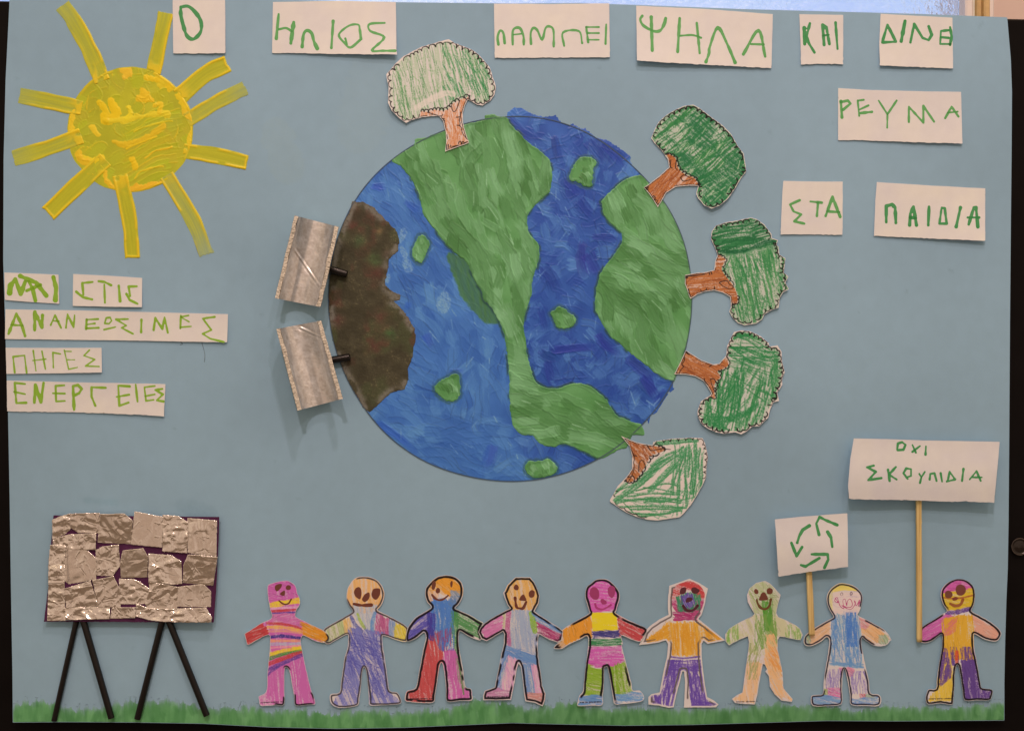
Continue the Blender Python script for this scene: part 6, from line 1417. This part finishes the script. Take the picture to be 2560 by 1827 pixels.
for (k, out, label, z, paint, feats, line, seed) in DOLLS:
    P = tl(k, out); sc_ = TILES[k][2]
    cv = Canvas(*bounds(P, 5), 1.0, DP)
    cv.rgb = cv.rgb * (0.98 + 0.04 * fbm(cv.X / 40, cv.Y / 40, seed))[..., None]
    s_ = sd_poly(cv.X, cv.Y, (P if seed in (6, 7, 4) else smooth(P, 3, True))) + 0.7 * (noise(cv.X / 8, cv.Y / 8, seed) - 0.5)
    cv.clip = np.clip(-(s_ + line[0] * 0.5 + 0.6 * noise(cv.X / 6, cv.Y / 6, seed)), 0, 1)
    for q, it in enumerate(paint):
        if it[0] == 'c':
            cv.crayon(tl(k, it[1]), it[2], it[3], it[4], it[5], seed * 40 + q, 0.95)
            if it[4] < 0.97:
                pp = tl(k, it[1]); pc = pp.mean(0)
                cv.scribble(pc + (pp - pc) * 1.12, np.asarray(it[2]) * 0.84, it[3], 26, 26, 0.9, seed * 70 + q, 10, 0.65, 0.6)
                cv.scribble(pp, DP * 0.98, it[3] + 3, 12, 20, 0.8, seed * 75 + q, 8, 0.6, 0.7)
        elif it[0] == 's':
            cv.stroke(smooth(tl(k, it[1]), 5), it[2] * sc_, it[3], 0.92, 0.45, seed + q, 0.18)
        elif it[0] == 'b':
            cv.scribble(tl(k, it[1]), it[2], it[3], it[4], it[5], it[6], seed * 90 + q, it[7], 0.85, 0.55)
        elif it[0] == 'r':
            c_ = tl(k, [it[1]])[0]; d = np.hypot(cv.X - c_[0], cv.Y - c_[1])
            m = np.clip(it[2] * sc_ - d, 0, 1) * np.clip(d - (it[3] - 60) * sc_, 0, 1)
            m = m * (sstep(c_[1] + 4, c_[1] - 4, cv.Y) if it[5] == 0 else sstep(c_[1] - 4, c_[1] + 4, cv.Y))
            cv.crayon(m, it[4], 20, 0.85, 3, seed + q)
        elif it[0] == 'd':      # tiny illegible printed line along the sole
            a, b = tl(k, it[1]); rg_ = np.random.RandomState(seed)
            n_ = int(np.hypot(*(b - a)) / 1.5)
            for o in range(n_):
                if rg_.rand() < 0.14: continue
                p = a + (b - a) * (o + rg_.uniform(0, .5)) / n_; hh = it[2] * sc_ * rg_.uniform(0.25, 0.6)
                cv.stroke(np.array([p + (0, -hh), p + (rg_.normal(0, .5), hh)]), 0.55, (44, 34, 36), 0.85)
    cv.clip = np.ones(cv.X.shape)
    w_ = noise(cv.X / 55, cv.Y / 55, seed + 70) * 0.8 + 0.2 * noise(cv.X / 14, cv.Y / 14, seed + 71)
    pres = sstep(0.5 - (line[2] - 0.5) * 0.75 - 0.05, 0.5 - (line[2] - 0.5) * 0.75 + 0.05, 1 - w_)
    jw = 0.8 * (noise(cv.X / 10, cv.Y / 10, seed + 72) - 0.5)
    s2 = s_ + (2.6 * (noise(cv.X / 46, cv.Y / 46, seed + 75) - 0.35) if line[1] > 4.9 and line[0] < 3 else 0)
    band = np.clip(-s2 - line[0] + 0.5, 0, 1) * np.clip(line[1] + s2 + jw * 1.5 + 0.5, 0, 1) * pres * (s_ < -0.2)
    cv.mix(band * (0.95 if line[1] > 3.5 else 0.75 * (0.5 + 0.5 * cv.tooth)), line[3])
    c0 = P.mean(0)
    r0 = root('paper_doll', c0[0], c0[1], label, 'paper doll', 'paper dolls in a row above the painted grass')
    lf = lambda x, y, c0=c0, z=z, seed=seed: z + 0.0001 + 0.0016 * (np.clip(np.abs(x - c0[0]) / 95, 0, 1) ** 2) * (0.5 + 0.5 * np.sin(seed * 1.7 + y / 60)) + 0.0010 * np.clip((y - c0[1] - 90) / 60, 0, 1) ** 2 * (0.5 + 0.5 * np.cos(seed * 2.1 + x / 30))
    body = sheet('body', cv, s_, M_PAPER, r0, 0.0006, lf, 0.00022, back=True, edge_col=(214, 188, 172))
    for q, f in enumerate(feats):
        col = f[3] if len(f) > 3 else BRN
        if f[1] < 0:
            ink(f[0], [(smooth(tl(k, f[2]), 4, True), -1)], col, r0, 0.00083, lf, seed * 9 + q, 0.9, 0.3)
        else:
            ink(f[0], [(smooth(tl(k, f[2]), 5), f[1] * sc_)], col, r0, 0.00083, lf, seed * 9 + q, 0.8, 0.3)

# ------------------------------------------------------------------ protest signs on wooden sticks
M_STICK = None


def stick_mat():
    m, t, b = mat_base('bamboo_stick')
    tc_ = t.nodes.new('ShaderNodeTexCoord'); mp_ = t.nodes.new('ShaderNodeMapping'); mp_.inputs['Scale'].default_value = (420, 420, 14)
    n = t.nodes.new('ShaderNodeTexNoise'); n.inputs['Scale'].default_value = 1.0; n.inputs['Detail'].default_value = 4
    r = t.nodes.new('ShaderNodeValToRGB')
    r.color_ramp.elements[0].position = 0.32; r.color_ramp.elements[0].color = tuple(alb((164, 120, 66))) + (1,)
    r.color_ramp.elements[1].position = 0.66; r.color_ramp.elements[1].color = tuple(alb((202, 160, 98))) + (1,)
    bp = t.nodes.new('ShaderNodeBump'); bp.inputs['Strength'].default_value = 0.3; bp.inputs['Distance'].default_value = 0.0003
    t.links.new(tc_.outputs['Object'], mp_.inputs['Vector']); t.links.new(mp_.outputs['Vector'], n.inputs['Vector'])
    t.links.new(n.outputs['Fac'], r.inputs['Fac']); t.links.new(r.outputs['Color'], b.inputs['Base Color'])
    t.links.new(n.outputs['Fac'], bp.inputs['Height']); t.links.new(bp.outputs['Normal'], b.inputs['Normal'])
    b.inputs['Roughness'].default_value = 0.6; b.inputs['Specular IOR Level'].default_value = 0.25
    return m


M_STICK = stick_mat()


def stick(p0, p1, r, h, parent, knots=()):
    a = place(*p0, h); b = place(*p1, h); ax = (b - a) / np.linalg.norm(b - a)
    n = np.cross(ax, [0, 1, 0]); n /= np.linalg.norm(n); k = np.cross(ax, n)
    th = np.linspace(0, 2 * np.pi, 18, endpoint=False)
    V = []; st = np.linspace(0, 1, 44)
    for s_ in st:
        R = r * S * (1 + 0.03 * math.sin(s_ * 13) + sum(0.10 * math.exp(-((s_ - kk) / 0.012) ** 2) for kk in knots))
        if s_ in (st[0], st[-1]): R *= 0.9
        # squarish flattened bamboo section
        c_, s2 = np.sign(np.cos(th)) * np.abs(np.cos(th)) ** 0.75, np.sign(np.sin(th)) * np.abs(np.sin(th)) ** 0.75
        V.append(a + (b - a) * s_ + c_[:, None] * n * R + s2[:, None] * k * R * 0.8)
    V = np.vstack(V); F = []
    for i in range(43):
        for j in range(18):
            j2 = (j + 1) % 18
            F.append((i * 18 + j, i * 18 + j2, (i + 1) * 18 + j2, (i + 1) * 18 + j))
    for e_ in (0, 43):
        V = np.vstack([V, V[e_ * 18:(e_ + 1) * 18].mean(0)])
        ci = len(V) - 1
        for j in range(0, 18):
            F.append((ci, ci, e_ * 18 + (j + 1) % 18, e_ * 18 + j) if False else (ci, e_ * 18 + (j + 1) % 18, e_ * 18 + j, e_ * 18 + j))
    F = np.array(F)
    V[-2] = V[0:18].mean(0); V[-1] = V[43 * 18:44 * 18].mean(0)
    caps = [(44 * 18, (j + 1) % 18, j, (j + 17) % 18) for j in range(0, 18, 2)] + [(44 * 18 + 1, 43 * 18 + (j + 17) % 18, 43 * 18 + j, 43 * 18 + (j + 1) % 18) for j in range(0, 18, 2)]
    me = mesh_obj("stick", V, np.vstack([F[:43 * 18], np.array(caps)]), M_STICK, parent)
    return me


def protest(label, poly, groups, p0, p1, r, h, seed, tiltl):
    P = tl('S', poly); c0 = P.mean(0)
    r0 = root('protest_sign', c0[0], c0[1], label, 'paper sign', 'paper signs on sticks held by dolls')
    c, s_ = paper_canvas(P, seed, 2.0, (194, 171, 164), 0.9)
    y0, y1 = P[:, 1].min(), P[:, 1].max(); xa, xb = P[:, 0].min(), P[:, 0].max()
    lf = lambda x, y: h + tiltl * (y - y0) / (y1 - y0) + 0.0022 * np.cos((x - xa) / (xb - xa) * 2 * np.pi) * 0.5 - 0.0012 * np.cos((y - y0) / (y1 - y0) * 5)
    sheet('paper', c, s_, M_PAPER, r0, 0.0, lf, 0.0003, back=True, edge_col=(222, 196, 182))
    letters(r0, 'S', groups, GRD, 0.00033, lf, seed)
    a, b = tl('S', [p0])[0], tl('S', [p1])[0]
    stick(a, b, r * 0.3448, r * 0.3448 * S * 0.8 + 0.0022, r0, (0.30, 0.62) if r < 21 else ())
    return r0


protest('large paper sign lettered \u039f\u03a7\u0399 \u03a3\u039a\u039f\u03a5\u03a0\u0399\u0394\u0399\u0391 on a tall wooden stick', [(680, 103), (940, 108), (1200, 118), (1738, 128), (1728, 240), (1718, 350), (1697, 568), (1600, 566), (1500, 558), (1350, 562), (1150, 552), (900, 547), (660, 545), (645, 535), (639, 440), (655, 250)],
        [[([(995, 180), (1000, 140), (1030, 130), (1055, 150), (1040, 185), (997, 188)], 8)], [([(1105, 150), (1130, 205)], 7), ([(1160, 158), (1105, 200)], 7)], [([(1203, 160), (1200, 220)], 8)], [([(825, 300), (775, 312), (840, 345), (785, 405), (880, 390)], 8)], [([(928, 330), (940, 410)], 8), ([(985, 310), (935, 365), (990, 400)], 8)], [([(1070, 395), (1040, 355), (1060, 320), (1095, 325), (1095, 375), (1060, 385)], 8)], [([(1155, 360), (1170, 385), (1195, 345)], 7), ([(1170, 385), (1160, 425)], 8)], [([(1230, 400), (1235, 360), (1265, 355), (1280, 410)], 7)], [([(1310, 355), (1320, 415)], 7)], [([(1360, 415), (1375, 345), (1415, 400), (1355, 415)], 7)], [([(1475, 325), (1465, 410)], 8)], [([(1520, 400), (1570, 340), (1600, 410)], 7), ([(1540, 385), (1608, 385)], 7)]],
        (1149, 330), (1155, 1576), 20, 0.0105, 610, 0.0018)
protest('small paper sign with green recycling arrows on a short wooden stick', [(108, 690), (200, 680), (300, 670), (480, 656), (633, 645), (637, 850), (638, 1033), (540, 1046), (400, 1062), (270, 1082), (135, 1103), (128, 1000), (122, 900)],
        [[([(358, 735), (310, 765), (285, 810), (270, 858)], 11)], [([(228, 860), (265, 955), (305, 890)], 10)], [([(428, 800), (408, 720), (432, 672), (470, 692), (560, 730)], 10)], [([(490, 780), (515, 820), (524, 888)], 11)], [([(297, 1020), (330, 1030), (430, 970)], 10)], [([(375, 942), (490, 942), (495, 980), (467, 1040)], 10)]],
        (346, 880), (376, 1528), 21.5, 0.0105, 660, 0.0012)
